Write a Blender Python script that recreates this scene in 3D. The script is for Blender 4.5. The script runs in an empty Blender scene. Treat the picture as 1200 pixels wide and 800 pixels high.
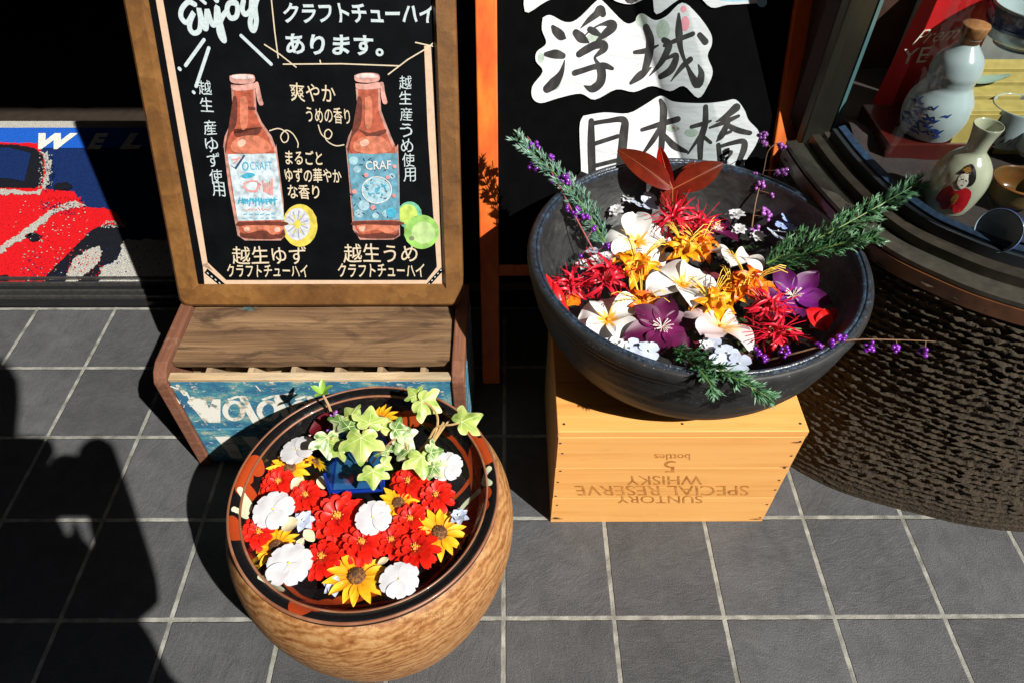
import bpy, bmesh, math, random
from mathutils import Vector, Matrix, noise as mnoise
R = math.radians
rnd = random.Random(7)
C = bpy.context.scene.collection
SC = bpy.context.scene

# ------------------------------------------------------------------ camera
F_PX, CAM_H = 826.59, 0.95683
PITCH, YAW, ROLL = 0.821924, 0.0083175, 0.0040067
_f = Vector((math.sin(YAW) * math.cos(PITCH), math.cos(YAW) * math.cos(PITCH), -math.sin(PITCH)))
_r0 = Vector((math.cos(YAW), -math.sin(YAW), 0))
_u0 = _r0.cross(_f)
_r = math.cos(ROLL) * _r0 + math.sin(ROLL) * _u0
_u = -math.sin(ROLL) * _r0 + math.cos(ROLL) * _u0
CAMP = Vector((0, 0, CAM_H))
cam = bpy.data.cameras.new('camera'); co = bpy.data.objects.new('camera', cam); C.objects.link(co)
cam.sensor_fit = 'HORIZONTAL'; cam.sensor_width = 36; cam.lens = F_PX / 1200 * 36
cam.clip_start = 0.02; cam.clip_end = 200
co.matrix_world = Matrix(((_r.x, _u.x, -_f.x, 0), (_r.y, _u.y, -_f.y, 0), (_r.z, _u.z, -_f.z, CAM_H), (0, 0, 0, 1)))
SC.camera = co
# ------------------------------------------------------------------ light
SUN_AZ, SUN_EL = 46.8, 45.2            # from the front right of the shop, seen from the shop
TOSUN = Vector((.514, -.482, .71)).normalized()
wd = bpy.data.worlds.new('World'); SC.world = wd; wd.use_nodes = True
nt = wd.node_tree; bg = nt.nodes['Background']
sky = nt.nodes.new('ShaderNodeTexSky'); sky.sky_type = 'NISHITA'; sky.sun_disc = False
sky.sun_elevation = math.asin(TOSUN.z); sky.sun_rotation = math.atan2(TOSUN.x, TOSUN.y)
nt.links.new(sky.outputs[0], bg.inputs[0]); bg.inputs[1].default_value = 0.05
sl = bpy.data.lights.new('sun', 'SUN'); sl.energy = 5.0; sl.angle = R(.5); sl.color = (1, .96, .90)
so = bpy.data.objects.new('sun', sl); C.objects.link(so)
so.rotation_euler = (-TOSUN).to_track_quat('-Z', 'Y').to_euler(); so.location = TOSUN * 12
SC.view_settings.view_transform = 'Standard'; SC.view_settings.look = 'None'
SC.view_settings.exposure = 0.66; SC.view_settings.gamma = 1; SC.view_settings.use_curve_mapping = False

# ------------------------------------------------------------------ points from the survey of the picture
def ray(px, py):
    d = _r * ((px - 600) / F_PX) + _u * ((400 - py) / F_PX) + _f
    return d
def onplane(px, py, o, n):
    d = ray(px, py); t = (Vector(o) - CAMP).dot(n) / d.dot(n)
    return CAMP + d * t
def onz(px, py, z=0.0): return onplane(px, py, (0, 0, z), Vector((0, 0, 1)))
def ony(px, py, y): return onplane(px, py, (0, y, 0), Vector((0, 1, 0)))
class Plane:                                        # a leaning board: u to the right, v up along it, w out of it
    def __init__(s, y, z, lean):
        a = R(lean); s.o = Vector((0, y, z)); s.v = Vector((0, math.sin(a), math.cos(a))); s.n = Vector((0, -math.cos(a), math.sin(a)))
    def P(s, u, v, w=0): return s.o + Vector((u, 0, 0)) + s.v * v + s.n * w
    def px(s, x, y, w=0):
        p = onplane(x, y, s.o + s.n * w, s.n); return p

# ------------------------------------------------------------------ materials
MATS = {}
def mat(name, col=(.5, .5, .5), rough=.5, var=0., vs=20, bump=0., bs=100, stretch=(1, 1, 1), col2=None, metal=0., spec=.5, ramp=None, transl=0., coat=0., fac=(.35, .65), detail=5, bdist=.002, speck=None):
    if name in MATS: return MATS[name]
    m = bpy.data.materials.new(name); m.use_nodes = True; nt = m.node_tree; N = nt.nodes; L = nt.links
    b = N['Principled BSDF']; b.inputs['Roughness'].default_value = rough; b.inputs['Metallic'].default_value = metal
    b.inputs['Specular IOR Level'].default_value = spec; b.inputs['Coat Weight'].default_value = coat; b.inputs['Coat Roughness'].default_value = .05
    tc = N.new('ShaderNodeTexCoord'); mp = N.new('ShaderNodeMapping'); mp.inputs['Scale'].default_value = stretch
    L.new(tc.outputs['Object'], mp.inputs[0])
    base = None
    if ramp:
        at = N.new('ShaderNodeAttribute'); at.attribute_name = 't'
        cr = N.new('ShaderNodeValToRGB'); e = cr.color_ramp.elements
        while len(e) < len(ramp): e.new(.5)
        for i, (p, c) in enumerate(ramp): e[i].position = p; e[i].color = (*c, 1)
        L.new(at.outputs['Fac'], cr.inputs[0]); base = cr.outputs[0]
    nz = N.new('ShaderNodeTexNoise'); nz.inputs['Scale'].default_value = vs; nz.inputs['Detail'].default_value = detail
    L.new(mp.outputs[0], nz.inputs['Vector'])
    if col2:
        mr = N.new('ShaderNodeMapRange'); mr.inputs[1].default_value = fac[0]; mr.inputs[2].default_value = fac[1]
        L.new(nz.outputs[0], mr.inputs[0])
        mx = N.new('ShaderNodeMix'); mx.data_type = 'RGBA'; L.new(mr.outputs[0], mx.inputs[0])
        mx.inputs[6].default_value = (*col, 1); mx.inputs[7].default_value = (*col2, 1)
        if base: L.new(base, mx.inputs[6])
        base = mx.outputs[2]
    if var:
        n2 = N.new('ShaderNodeTexNoise'); n2.inputs['Scale'].default_value = vs * 2.3; n2.inputs['Detail'].default_value = 6
        L.new(mp.outputs[0], n2.inputs['Vector'])
        mr = N.new('ShaderNodeMapRange'); mr.inputs[1].default_value = .3; mr.inputs[2].default_value = .7
        mr.inputs[3].default_value = 1 - var; mr.inputs[4].default_value = 1 + var; L.new(n2.outputs[0], mr.inputs[0])
        vm = N.new('ShaderNodeMix'); vm.data_type = 'RGBA'; vm.blend_type = 'MULTIPLY'; vm.inputs[0].default_value = 1
        vm.inputs[6].default_value = (*col, 1)
        if base: L.new(base, vm.inputs[6])
        L.new(mr.outputs[0], vm.inputs[7]); base = vm.outputs[2]
    if base: L.new(base, b.inputs['Base Color'])
    else: b.inputs['Base Color'].default_value = (*col, 1)
    if bump:
        nb = N.new('ShaderNodeTexNoise'); nb.inputs['Scale'].default_value = bs; nb.inputs['Detail'].default_value = 5
        L.new(mp.outputs[0], nb.inputs['Vector'])
        bp = N.new('ShaderNodeBump'); bp.inputs['Strength'].default_value = bump; bp.inputs['Distance'].default_value = bdist
        L.new(nb.outputs[0], bp.inputs['Height']); L.new(bp.outputs[0], b.inputs['Normal'])
    if transl:
        tr = N.new('ShaderNodeBsdfTranslucent'); ms = N.new('ShaderNodeMixShader'); ms.inputs[0].default_value = transl
        if base: L.new(base, tr.inputs[0])
        else: tr.inputs[0].default_value = (*col, 1)
        L.new(b.outputs[0], ms.inputs[1]); L.new(tr.outputs[0], ms.inputs[2]); L.new(ms.outputs[0], N['Material Output'].inputs[0])
    MATS[name] = m; return m
def clear(name, tint, ior=1.33, rough=.02, bump=0., bs=30):
    m = bpy.data.materials.new(name); m.use_nodes = True; N = m.node_tree.nodes; L = m.node_tree.links
    N.remove(N['Principled BSDF'])
    t = N.new('ShaderNodeBsdfTransparent'); t.inputs[0].default_value = (*tint, 1)
    g = N.new('ShaderNodeBsdfGlossy'); g.inputs['Roughness'].default_value = rough
    ge = N.new('ShaderNodeNewGeometry'); dt = N.new('ShaderNodeVectorMath'); dt.operation = 'DOT_PRODUCT'; L.new(ge.outputs['Normal'], dt.inputs[0]); L.new(ge.outputs['Incoming'], dt.inputs[1])
    def mth(op, a, b=None):
        n = N.new('ShaderNodeMath'); n.operation = op
        for i, v in enumerate((a, b)):
            if v is None: continue
            if isinstance(v, (int, float)): n.inputs[i].default_value = v
            else: L.new(v, n.inputs[i])
        return n.outputs[0]
    f0 = ((ior - 1) / (ior + 1)) ** 2                     # reflection the same from either side of the sheet
    fr_out = mth('ADD', mth('MULTIPLY', mth('POWER', mth('SUBTRACT', 1, mth('ABSOLUTE', dt.outputs['Value'])), 5), 1 - f0), f0)
    ms = N.new('ShaderNodeMixShader'); L.new(fr_out, ms.inputs[0]); L.new(t.outputs[0], ms.inputs[1]); L.new(g.outputs[0], ms.inputs[2])
    L.new(ms.outputs[0], N['Material Output'].inputs[0])
    if bump:
        nb = N.new('ShaderNodeTexNoise'); nb.inputs['Scale'].default_value = bs
        tc = N.new('ShaderNodeTexCoord'); L.new(tc.outputs['Object'], nb.inputs['Vector'])
        bp = N.new('ShaderNodeBump'); bp.inputs['Strength'].default_value = bump; bp.inputs['Distance'].default_value = .003
        L.new(nb.outputs[0], bp.inputs['Height']); L.new(bp.outputs[0], g.inputs['Normal'])
    return m
def math_node(N, L, op, a, b=None):
    n = N.new('ShaderNodeMath'); n.operation = op
    for i, v in enumerate((a, b)):
        if v is None: continue
        if isinstance(v, (int, float)): n.inputs[i].default_value = v
        else: L.new(v, n.inputs[i])
    return n.outputs[0]

def wood(name, light, mid, dark, axis='Z', scale=(.5, 6, 6), bands=9., dist=7., fibre=.35, stain=None, rough=.55, bump=.25, coat=0., pos=(.25, .5, .75), wavew=.2, soft=.10):
    m = bpy.data.materials.new(name); m.use_nodes = True; N = m.node_tree.nodes; L = m.node_tree.links; B = N['Principled BSDF']
    tc = N.new('ShaderNodeTexCoord'); oi = N.new('ShaderNodeObjectInfo'); ad = N.new('ShaderNodeVectorMath'); ad.operation = 'MULTIPLY_ADD'
    cb_ = N.new('ShaderNodeCombineXYZ')
    for i in range(3): L.new(oi.outputs['Random'], cb_.inputs[i])
    L.new(cb_.outputs[0], ad.inputs[0]); ad.inputs[1].default_value = (3.1, 1.7, 2.3); L.new(tc.outputs['Object'], ad.inputs[2])
    mp = N.new('ShaderNodeMapping'); mp.inputs['Scale'].default_value = scale; L.new(ad.outputs[0], mp.inputs[0])
    wv = N.new('ShaderNodeTexWave'); wv.bands_direction = axis; wv.wave_profile = 'SAW'; wv.inputs['Scale'].default_value = bands; wv.inputs['Distortion'].default_value = dist; wv.inputs['Detail'].default_value = 3; wv.inputs['Detail Scale'].default_value = .8; wv.inputs['Detail Roughness'].default_value = .6; L.new(mp.outputs[0], wv.inputs[0])
    m2 = N.new('ShaderNodeMapping'); m2.inputs['Scale'].default_value = tuple(6 if s_ < 1 else s_ * 45 for s_ in scale); L.new(ad.outputs[0], m2.inputs[0])
    fb = N.new('ShaderNodeTexNoise'); fb.inputs['Scale'].default_value = 1; fb.inputs['Detail'].default_value = 6; fb.inputs['Roughness'].default_value = .7; L.new(m2.outputs[0], fb.inputs[0])
    bl = N.new('ShaderNodeTexNoise'); bl.inputs['Scale'].default_value = 6; bl.inputs['Detail'].default_value = 5; L.new(mp.outputs[0], bl.inputs[0])
    s_ = math_node(N, L, 'ADD', math_node(N, L, 'MULTIPLY', wv.outputs[0], wavew), math_node(N, L, 'ADD', math_node(N, L, 'MULTIPLY', fb.outputs[0], fibre), math_node(N, L, 'MULTIPLY', bl.outputs[0], 1 - fibre - wavew)))
    c = N.new('ShaderNodeValToRGB'); e = c.color_ramp.elements; e[0].position = pos[0]; e[0].color = (*light, 1); e[1].position = pos[2]; e[1].color = (*dark, 1); x = e.new(pos[1]); x.color = (*mid, 1); L.new(s_, c.inputs[0]); col = c.outputs[0]
    if stain:
        sn = N.new('ShaderNodeTexNoise'); sn.inputs['Scale'].default_value = stain[1]; sn.inputs['Detail'].default_value = 9; sn.inputs['Roughness'].default_value = .65; sn.inputs['Distortion'].default_value = .8
        m3 = N.new('ShaderNodeMapping'); m3.inputs['Scale'].default_value = stain[3]; L.new(ad.outputs[0], m3.inputs[0]); L.new(m3.outputs[0], sn.inputs[0])
        mr = N.new('ShaderNodeMapRange'); mr.inputs[1].default_value = stain[2]; mr.inputs[2].default_value = stain[2] + soft; mr.inputs[4].default_value = .9; L.new(sn.outputs[0], mr.inputs[0])
        mx = N.new('ShaderNodeMix'); mx.data_type = 'RGBA'; L.new(mr.outputs[0], mx.inputs[0]); L.new(col, mx.inputs[6]); mx.inputs[7].default_value = (*stain[0], 1); col = mx.outputs[2]
    L.new(col, B.inputs['Base Color']); B.inputs['Roughness'].default_value = rough; B.inputs['Coat Weight'].default_value = coat; B.inputs['Coat Roughness'].default_value = .15
    bp_ = N.new('ShaderNodeBump'); bp_.inputs['Strength'].default_value = bump; bp_.inputs['Distance'].default_value = .002; L.new(fb.outputs[0], bp_.inputs['Height']); L.new(bp_.outputs[0], B.inputs['Normal'])
    MATS[name] = m; return m
# ------------------------------------------------------------------ mesh building
class MB:
    def __init__(s): s.v = []; s.f = []; s.t = []
    def add(s, vs, fs, t=0.):
        o = len(s.v); s.v += [Vector(v) for v in vs]; s.t += (list(t) if isinstance(t, (list, tuple)) else [t] * len(vs))
        s.f += [[i + o for i in f] for f in fs]; return o
    def box(s, c, d, M=None, t=0.):
        cx, cy, cz = c; x, y, z = (q / 2 for q in d)
        vs = [Vector((cx + i * x, cy + j * y, cz + k * z)) for k in (-1, 1) for j in (-1, 1) for i in (-1, 1)]
        if M: vs = [M @ v for v in vs]
        s.add(vs, [(0, 2, 3, 1), (4, 5, 7, 6), (0, 1, 5, 4), (2, 6, 7, 3), (0, 4, 6, 2), (1, 3, 7, 5)], t)
    def prism(s, a, b):                              # two matching outlines joined
        n = len(a); s.add(list(a) + list(b), [list(range(n))[::-1], list(range(n, 2 * n))] + [(i, (i + 1) % n, n + (i + 1) % n, n + i) for i in range(n)])
    def tube(s, pts, rad, n=8, cap=True, t=None):
        pts = [Vector(p) for p in pts]; m = len(pts)
        if not isinstance(rad, (list, tuple)): rad = [rad] * m
        up = None; vs = []; ts = []
        for i, p in enumerate(pts):
            d = (pts[min(i + 1, m - 1)] - pts[max(i - 1, 0)])
            d = d.normalized() if d.length > 1e-9 else Vector((0, 0, 1))
            if up is None: up = d.orthogonal().normalized()
            up = (up - d * up.dot(d)); up = up.normalized() if up.length > 1e-6 else d.orthogonal().normalized()
            w = d.cross(up)
            for k in range(n):
                a = 2 * math.pi * k / n; vs.append(p + (up * math.cos(a) + w * math.sin(a)) * rad[i]); ts.append(i / max(1, m - 1) if t is None else t)
        fs = [(i * n + k, i * n + (k + 1) % n, (i + 1) * n + (k + 1) % n, (i + 1) * n + k) for i in range(m - 1) for k in range(n)]
        if cap: fs += [list(range(n))[::-1], [(m - 1) * n + k for k in range(n)]]
        s.add(vs, fs, ts)
    def lathe(s, prof, c=(0, 0, 0), n=64, fn=None):
        c = Vector(c); vs = []; ts = []; m = len(prof)
        for i, (r, z) in enumerate(prof):
            for k in range(n):
                a = 2 * math.pi * k / n; v = Vector((r * math.cos(a), r * math.sin(a), z))
                if fn: v = fn(v, a, i)
                vs.append(c + v); ts.append(i / (m - 1))
        fs = [(i * n + k, i * n + (k + 1) % n, (i + 1) * n + (k + 1) % n, (i + 1) * n + k) for i in range(m - 1) for k in range(n)]
        s.add(vs, fs, ts)
    def disc(s, c, r, n=48, nrm=None):
        c = Vector(c); M = (nrm.to_track_quat('Z', 'Y').to_matrix() if nrm else Matrix.Identity(3))
        s.add([c + M @ Vector((r * math.cos(2 * math.pi * k / n), r * math.sin(2 * math.pi * k / n), 0)) for k in range(n)], [list(range(n))])
    def grid(s, fn, nu, nv, tf=None):
        vs = []; ts = []
        for i in range(nu + 1):
            for j in range(nv + 1):
                u, v = i / nu, j / nv * 2 - 1; vs.append(fn(u, v)); ts.append(tf(u, v) if tf else u)
        fs = [(i * (nv + 1) + j, i * (nv + 1) + j + 1, (i + 1) * (nv + 1) + j + 1, (i + 1) * (nv + 1) + j) for i in range(nu) for j in range(nv)]
        s.add(vs, fs, ts)
    def ball(s, c, r, sub=1, t=0.):
        bm = bmesh.new(); bmesh.ops.create_icosphere(bm, subdivisions=sub, radius=r)
        bm.verts.ensure_lookup_table(); s.add([Vector(c) + v.co for v in bm.verts], [[v.index for v in f.verts] for f in bm.faces], t); bm.free()
    def poly(s, pts): s.add(pts, [list(range(len(pts)))])
    def stroke(s, pts, W, nrm, lift=0., cap=6):           # flat brush stroke through 3D pts with half widths
        s.k = getattr(s, 'k', 0) + 1                      # each stroke lies a hair over the one before it
        pts = [Vector(p) + nrm * (4e-6 * s.k + 2e-6 * i) for i, p in enumerate(pts)]; m = len(pts)
        if not isinstance(W, (list, tuple)): W = [W] * m
        l = []; r = []
        for i, p in enumerate(pts):
            d = (pts[min(i + 1, m - 1)] - pts[max(i - 1, 0)]).normalized(); w = nrm.cross(d).normalized()
            l.append(p + w * W[i]); r.append(p - w * W[i])
        def arc(c, d, w0, rad, sgn):
            return [c + (w0 * math.cos(a) + d * sgn * math.sin(a)) * rad for a in [math.pi * k / cap for k in range(1, cap)]]
        d1 = (pts[-1] - pts[-2]).normalized(); d0 = (pts[1] - pts[0]).normalized()
        vs = l + r; fs = [(i, m + i, m + i + 1, i + 1) for i in range(m - 1)]
        o = s.add([p + nrm * lift for p in vs], fs)
        e = [l[-1]] + arc(pts[-1], d1, nrm.cross(d1).normalized(), W[-1], 1) + [r[-1]]
        b = [l[0]] + arc(pts[0], d0, nrm.cross(d0).normalized(), W[0], -1) + [r[0]]
        s.add([p + nrm * lift for p in e], [list(range(len(e)))[::-1]]); s.add([p + nrm * lift for p in b], [list(range(len(b)))])
    def build(s, name, m, parent=None, smooth=False, bevel=0., weld=False):
        org = parent_world(parent)
        me = bpy.data.meshes.new(name); me.from_pydata([v - org for v in s.v], [], s.f); me.update()
        a = me.attributes.new('t', 'FLOAT', 'POINT'); a.data.foreach_set('value', s.t)
        if weld:
            bm = bmesh.new(); bm.from_mesh(me); bmesh.ops.remove_doubles(bm, verts=bm.verts, dist=1e-5); bmesh.ops.recalc_face_normals(bm, faces=bm.faces); bm.to_mesh(me); bm.free()
        if smooth: me.polygons.foreach_set('use_smooth', [True] * len(me.polygons))
        me.materials.append(m)
        o = bpy.data.objects.new(name, me); C.objects.link(o)
        if parent: o.parent = parent
        if bevel:
            b = o.modifiers.new('bevel', 'BEVEL'); b.width = bevel; b.segments = 2; b.limit_method = 'ANGLE'; b.harden_normals = False
        return o
def parent_world(p):
    v = Vector((0, 0, 0))
    while p is not None: v += p.location; p = p.parent
    return v
def thing(name, label, cat, loc=(0, 0, 0), group=None, kind=None):
    o = bpy.data.objects.new(name, None); C.objects.link(o); o.empty_display_size = .02; o.location = loc
    return tag(o, label, cat, group, kind)
def tag(o, label=None, cat=None, group=None, kind=None):
    if label: o['label'] = label
    if cat: o['category'] = cat
    if group: o['group'] = group
    if kind: o['kind'] = kind
    return o
def text_mesh(body, bold=0., shear=0., res=3):
    c = bpy.data.curves.new('lettering', 'FONT'); c.body = body; c.offset = bold; c.shear = shear; c.resolution_u = res
    o = bpy.data.objects.new('lettering', c); C.objects.link(o)
    dg = bpy.context.evaluated_depsgraph_get(); me = bpy.data.meshes.new_from_object(o.evaluated_get(dg))
    vs = [v.co.copy() for v in me.vertices]; fs = [list(p.vertices) for p in me.polygons]
    bpy.data.objects.remove(o); bpy.data.curves.remove(c); bpy.data.meshes.remove(me)
    x0 = min(v.x for v in vs); x1 = max(v.x for v in vs); y0 = min(v.y for v in vs); y1 = max(v.y for v in vs)
    return [((v.x - x0) / (x1 - x0), (v.y - y0) / (y1 - y0)) for v in vs], fs
def put_text(mb, body, BL, BR, TL, bold=0., shear=0., wob=0.):
    q, fs = text_mesh(body, bold, shear); BL, BR, TL = Vector(BL), Vector(BR), Vector(TL)
    k = rnd.random() * 9
    mb.add([BL + (BR - BL) * (x + wob * math.sin(y * 5 + k + x * 7)) + (TL - BL) * (y + wob * 3 * math.sin(x * 11 + k)) for x, y in q], fs)
def smooth_curve(pts, n=8):                          # Catmull-Rom through tuples of any length
    out = []
    for i in range(len(pts) - 1):
        p0 = pts[max(i - 1, 0)]; p1 = pts[i]; p2 = pts[i + 1]; p3 = pts[min(i + 2, len(pts) - 1)]
        for k in range(n):
            t = k / n; out.append(tuple(.5 * (2 * b + (c - a) * t + (2 * a - 5 * b + 4 * c - d) * t * t + (3 * b - a - 3 * c + d) * t ** 3) for a, b, c, d in zip(p0, p1, p2, p3)))
    out.append(tuple(pts[-1])); return out
def dupe(root, loc, rot=None, scale=1.):
    r = root.copy(); C.objects.link(r); r.location = loc
    if rot is not None: r.rotation_euler = rot
    r.scale = (scale,) * 3
    for ch in root.children:
        c = ch.copy(); C.objects.link(c); c.parent = r
        for g in ch.children:
            d = g.copy(); C.objects.link(d); d.parent = c
    return r

# ================================================================== THE SETTING
TW, OX, OY = .15, -.456679, .376824
def floor_mat():
    m = bpy.data.materials.new('slate_tiles'); m.use_nodes = True; nt = m.node_tree; N = nt.nodes; L = nt.links; b = N['Principled BSDF']
    tc = N.new('ShaderNodeTexCoord'); sp = N.new('ShaderNodeSeparateXYZ'); L.new(tc.outputs['Object'], sp.inputs[0])
    wz = N.new('ShaderNodeTexNoise'); wz.inputs['Scale'].default_value = 60; L.new(tc.outputs['Object'], wz.inputs['Vector'])
    wob = math_node(N, L, 'MULTIPLY', math_node(N, L, 'SUBTRACT', wz.outputs[0], .5), .012)
    fx = math_node(N, L, 'ADD', math_node(N, L, 'DIVIDE', math_node(N, L, 'SUBTRACT', sp.outputs[0], OX), TW), .5)
    fy = math_node(N, L, 'ADD', math_node(N, L, 'DIVIDE', math_node(N, L, 'SUBTRACT', sp.outputs[1], OY), TW), .5)
    d = []
    for f in (fx, fy):
        fr = math_node(N, L, 'FRACT', f); d.append(math_node(N, L, 'ABSOLUTE', math_node(N, L, 'SUBTRACT', fr, .5)))
    dm = math_node(N, L, 'ADD', math_node(N, L, 'MINIMUM', d[0], d[1]), wob)
    g = N.new('ShaderNodeMapRange'); g.inputs[1].default_value = .018; g.inputs[2].default_value = .024; L.new(dm, g.inputs[0])    # 0 grout 1 tile
    cid = N.new('ShaderNodeCombineXYZ'); L.new(math_node(N, L, 'FLOOR', math_node(N, L, 'ADD', fx, 0)), cid.inputs[0]); L.new(math_node(N, L, 'FLOOR', fy), cid.inputs[1])
    # tile index is taken half a tile off so that the id changes on the joints
    wn = N.new('ShaderNodeTexWhiteNoise')
    cx = math_node(N, L, 'FLOOR', math_node(N, L, 'SUBTRACT', fx, .5)); cy = math_node(N, L, 'FLOOR', math_node(N, L, 'SUBTRACT', fy, .5))
    L.new(cx, cid.inputs[0]); L.new(cy, cid.inputs[1]); L.new(cid.outputs[0], wn.inputs[0])
    off = N.new('ShaderNodeVectorMath'); off.operation = 'MULTIPLY_ADD'; L.new(wn.outputs[1], off.inputs[0]); off.inputs[1].default_value = (5, 5, 5); L.new(tc.outputs['Object'], off.inputs[2])
    n1 = N.new('ShaderNodeTexNoise'); n1.inputs['Scale'].default_value = 28; n1.inputs['Detail'].default_value = 9; n1.inputs['Roughness'].default_value = .7; n1.inputs['Distortion'].default_value = .6; L.new(off.outputs[0], n1.inputs['Vector'])
    vr = N.new('ShaderNodeVectorRotate'); vr.rotation_type = 'Z_AXIS'; L.new(off.outputs[0], vr.inputs['Vector']); L.new(math_node(N, L, 'MULTIPLY', wn.outputs[0], 6.28), vr.inputs['Angle']); st = N.new('ShaderNodeMapping'); st.inputs['Scale'].default_value = (1, 2.4, 1); L.new(vr.outputs[0], st.inputs[0])
    n2 = N.new('ShaderNodeTexNoise'); n2.inputs['Scale'].default_value = 38; n2.inputs['Detail'].default_value = 8; n2.inputs['Distortion'].default_value = 1.2; L.new(st.outputs[0], n2.inputs['Vector'])
    n3 = N.new('ShaderNodeTexNoise'); n3.inputs['Scale'].default_value = 500; n3.inputs['Detail'].default_value = 3; L.new(tc.outputs['Object'], n3.inputs['Vector'])
    cr = N.new('ShaderNodeValToRGB'); cr.color_ramp.elements[0].color = (.031, .033, .036, 1); cr.color_ramp.elements[0].position = .25
    cr.color_ramp.elements[1].color = (.108, .110, .114, 1); cr.color_ramp.elements[1].position = .78
    mixn = math_node(N, L, 'ADD', math_node(N, L, 'MULTIPLY', n1.outputs[0], .55), math_node(N, L, 'MULTIPLY', n3.outputs[0], .45)); L.new(mixn, cr.inputs[0])
    tv = N.new('ShaderNodeMix'); tv.data_type = 'RGBA'; tv.blend_type = 'MULTIPLY'; tv.inputs[0].default_value = 1; L.new(cr.outputs[0], tv.inputs[6])
    n5 = N.new('ShaderNodeTexNoise'); n5.inputs['Scale'].default_value = 5; n5.inputs['Detail'].default_value = 6; L.new(tc.outputs['Object'], n5.inputs['Vector'])
    L.new(math_node(N, L, 'MULTIPLY', math_node(N, L, 'ADD', math_node(N, L, 'MULTIPLY', wn.outputs[0], .32), .82), math_node(N, L, 'ADD', math_node(N, L, 'MULTIPLY', n5.outputs[0], .7), .65)), tv.inputs[7])
    gc = N.new('ShaderNodeValToRGB'); gc.color_ramp.elements[0].color = (.12, .12, .105, 1); gc.color_ramp.elements[0].position = .3; gc.color_ramp.elements[1].color = (.33, .33, .29, 1); gc.color_ramp.elements[1].position = .7
    n4 = N.new('ShaderNodeTexNoise'); n4.inputs['Scale'].default_value = 45; n4.inputs['Detail'].default_value = 6; L.new(tc.outputs['Object'], n4.inputs['Vector']); L.new(n4.outputs[0], gc.inputs[0])
    mx = N.new('ShaderNodeMix'); mx.data_type = 'RGBA'; L.new(g.outputs[0], mx.inputs[0]); L.new(gc.outputs[0], mx.inputs[6]); L.new(tv.outputs[2], mx.inputs[7])
    L.new(mx.outputs[2], b.inputs['Base Color']); b.inputs['Roughness'].default_value = .62; b.inputs['Specular IOR Level'].default_value = .35
    h = math_node(N, L, 'ADD', math_node(N, L, 'MULTIPLY', g.outputs[0], 1.3), math_node(N, L, 'ADD', math_node(N, L, 'MULTIPLY', n2.outputs[0], .75), math_node(N, L, 'MULTIPLY', n3.outputs[0], .55)))
    bp = N.new('ShaderNodeBump'); bp.inputs['Strength'].default_value = .8; bp.inputs['Distance'].default_value = .0022; L.new(h, bp.inputs['Height']); L.new(bp.outputs[0], b.inputs['Normal'])
    return m
b = MB(); YE = OY + 4 * TW + .004
b.add([(-6, -4, 0), (6, -4, 0), (6, YE, 0), (-6, YE, 0)], [(0, 1, 2, 3)])
tag(b.build('pavement', floor_mat()), 'grey slate paving tiles with pale joints', 'pavement', kind='structure')
b = MB(); b.box((0, -16.3, -.012), (60, 24.6, .02)); tag(b.build('road', mat('asphalt', (.05, .05, .052), .85, var=.3, vs=40)), 'asphalt street behind the photographer', 'road', kind='structure')
b = MB(); b.box((-.5, 2.6, -.012), (6, 3.1, .02)); tag(b.build('interior_floor', mat('dark_floor', (.03, .022, .017), .5, var=.2)), 'dark floor inside the shop', 'floor', kind='structure')

dark = mat('dark_wall', (.022, .017, .014), .7, var=.3, vs=12)
# the shop: the wall beside the open door, the door head, and a dark room behind
sh = thing('shop_building', 'dark shop front behind the two boards with an open sliding doorway', 'building', (.0, 1.2, 0))
b = MB(); b.box((1.15, 1.21, .59 + .6), (2.86, .1, 2.4)); b.box((-2.6, 1.21, 1.2), (1.4, .1, 2.4)); b.box((-1.09, 1.21, 2.12), (1.62, .1, .55)); b.box((0, 1.21, 3.6), (7, .1, 2.4))
b.build('wall', dark, sh)
b = MB(); b.box((-.31, 1.18, .92), (.05, .06, 1.84)); b.box((-1.88, 1.18, .92), (.05, .06, 1.84)); b.build('door_frame', mat('dark_wood', (.03, .02, .014), .5, var=.3, vs=30, stretch=(1, 1, .1)), sh)
b = MB(); b.box((-.8, 4.2, 1.2), (6, .1, 2.6)); b.box((-3.8, 2.7, 1.2), (.1, 3, 2.6)); b.box((2.2, 2.7, 1.2), (.1, 3, 2.6)); b.box((-.8, 2.7, 2.45), (6, 3, .1)); b.build('inner_wall', dark, sh)
# sliding door track
tr = thing('door_track', 'ribbed dark metal sliding door track along the back of the paving', 'door track', (-.9, 1.01, 0))
b = MB(); b.box((-.95, 1.016, .006), (1.34, .066, .014)); b.build('sill', mat('track_dark', (.022, .022, .024), .45, metal=.5), tr)
b = MB()
for y in (.993, 1.008, 1.030, 1.045): b.box((-.95, y, .016), (1.338, .005, .010))
b.build('rail', mat('track_metal', (.15, .145, .14), .4, metal=.8, var=.25, vs=60), tr, bevel=.001)
# noren over the doorway
no = thing('door_curtain', 'dark split curtain with a scalloped hem hung across the doorway', 'curtain', (-.9, 1.06, 1.0))
b = MB()
def hem(u, v):
    x = -1.9 + u * 1.82; z0 = 1.0 + .022 * abs(math.sin(x * 24)); z = z0 + (v + 1) / 2 * (1.86 - z0)
    return Vector((x, 1.06 + .012 * math.sin(x * 17) * (1 - (v + 1) / 2), z))
b.grid(hem, 150, 6)
b.build('cloth', mat('noren_cloth', (.03, .035, .06), .9, var=.2, vs=60), no, smooth=True)
b = MB(); b.tube([(-1.92, 1.06, 1.87), (-.06, 1.06, 1.87)], .011); b.build('rod', MATS['dark_wood'], no)
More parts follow.
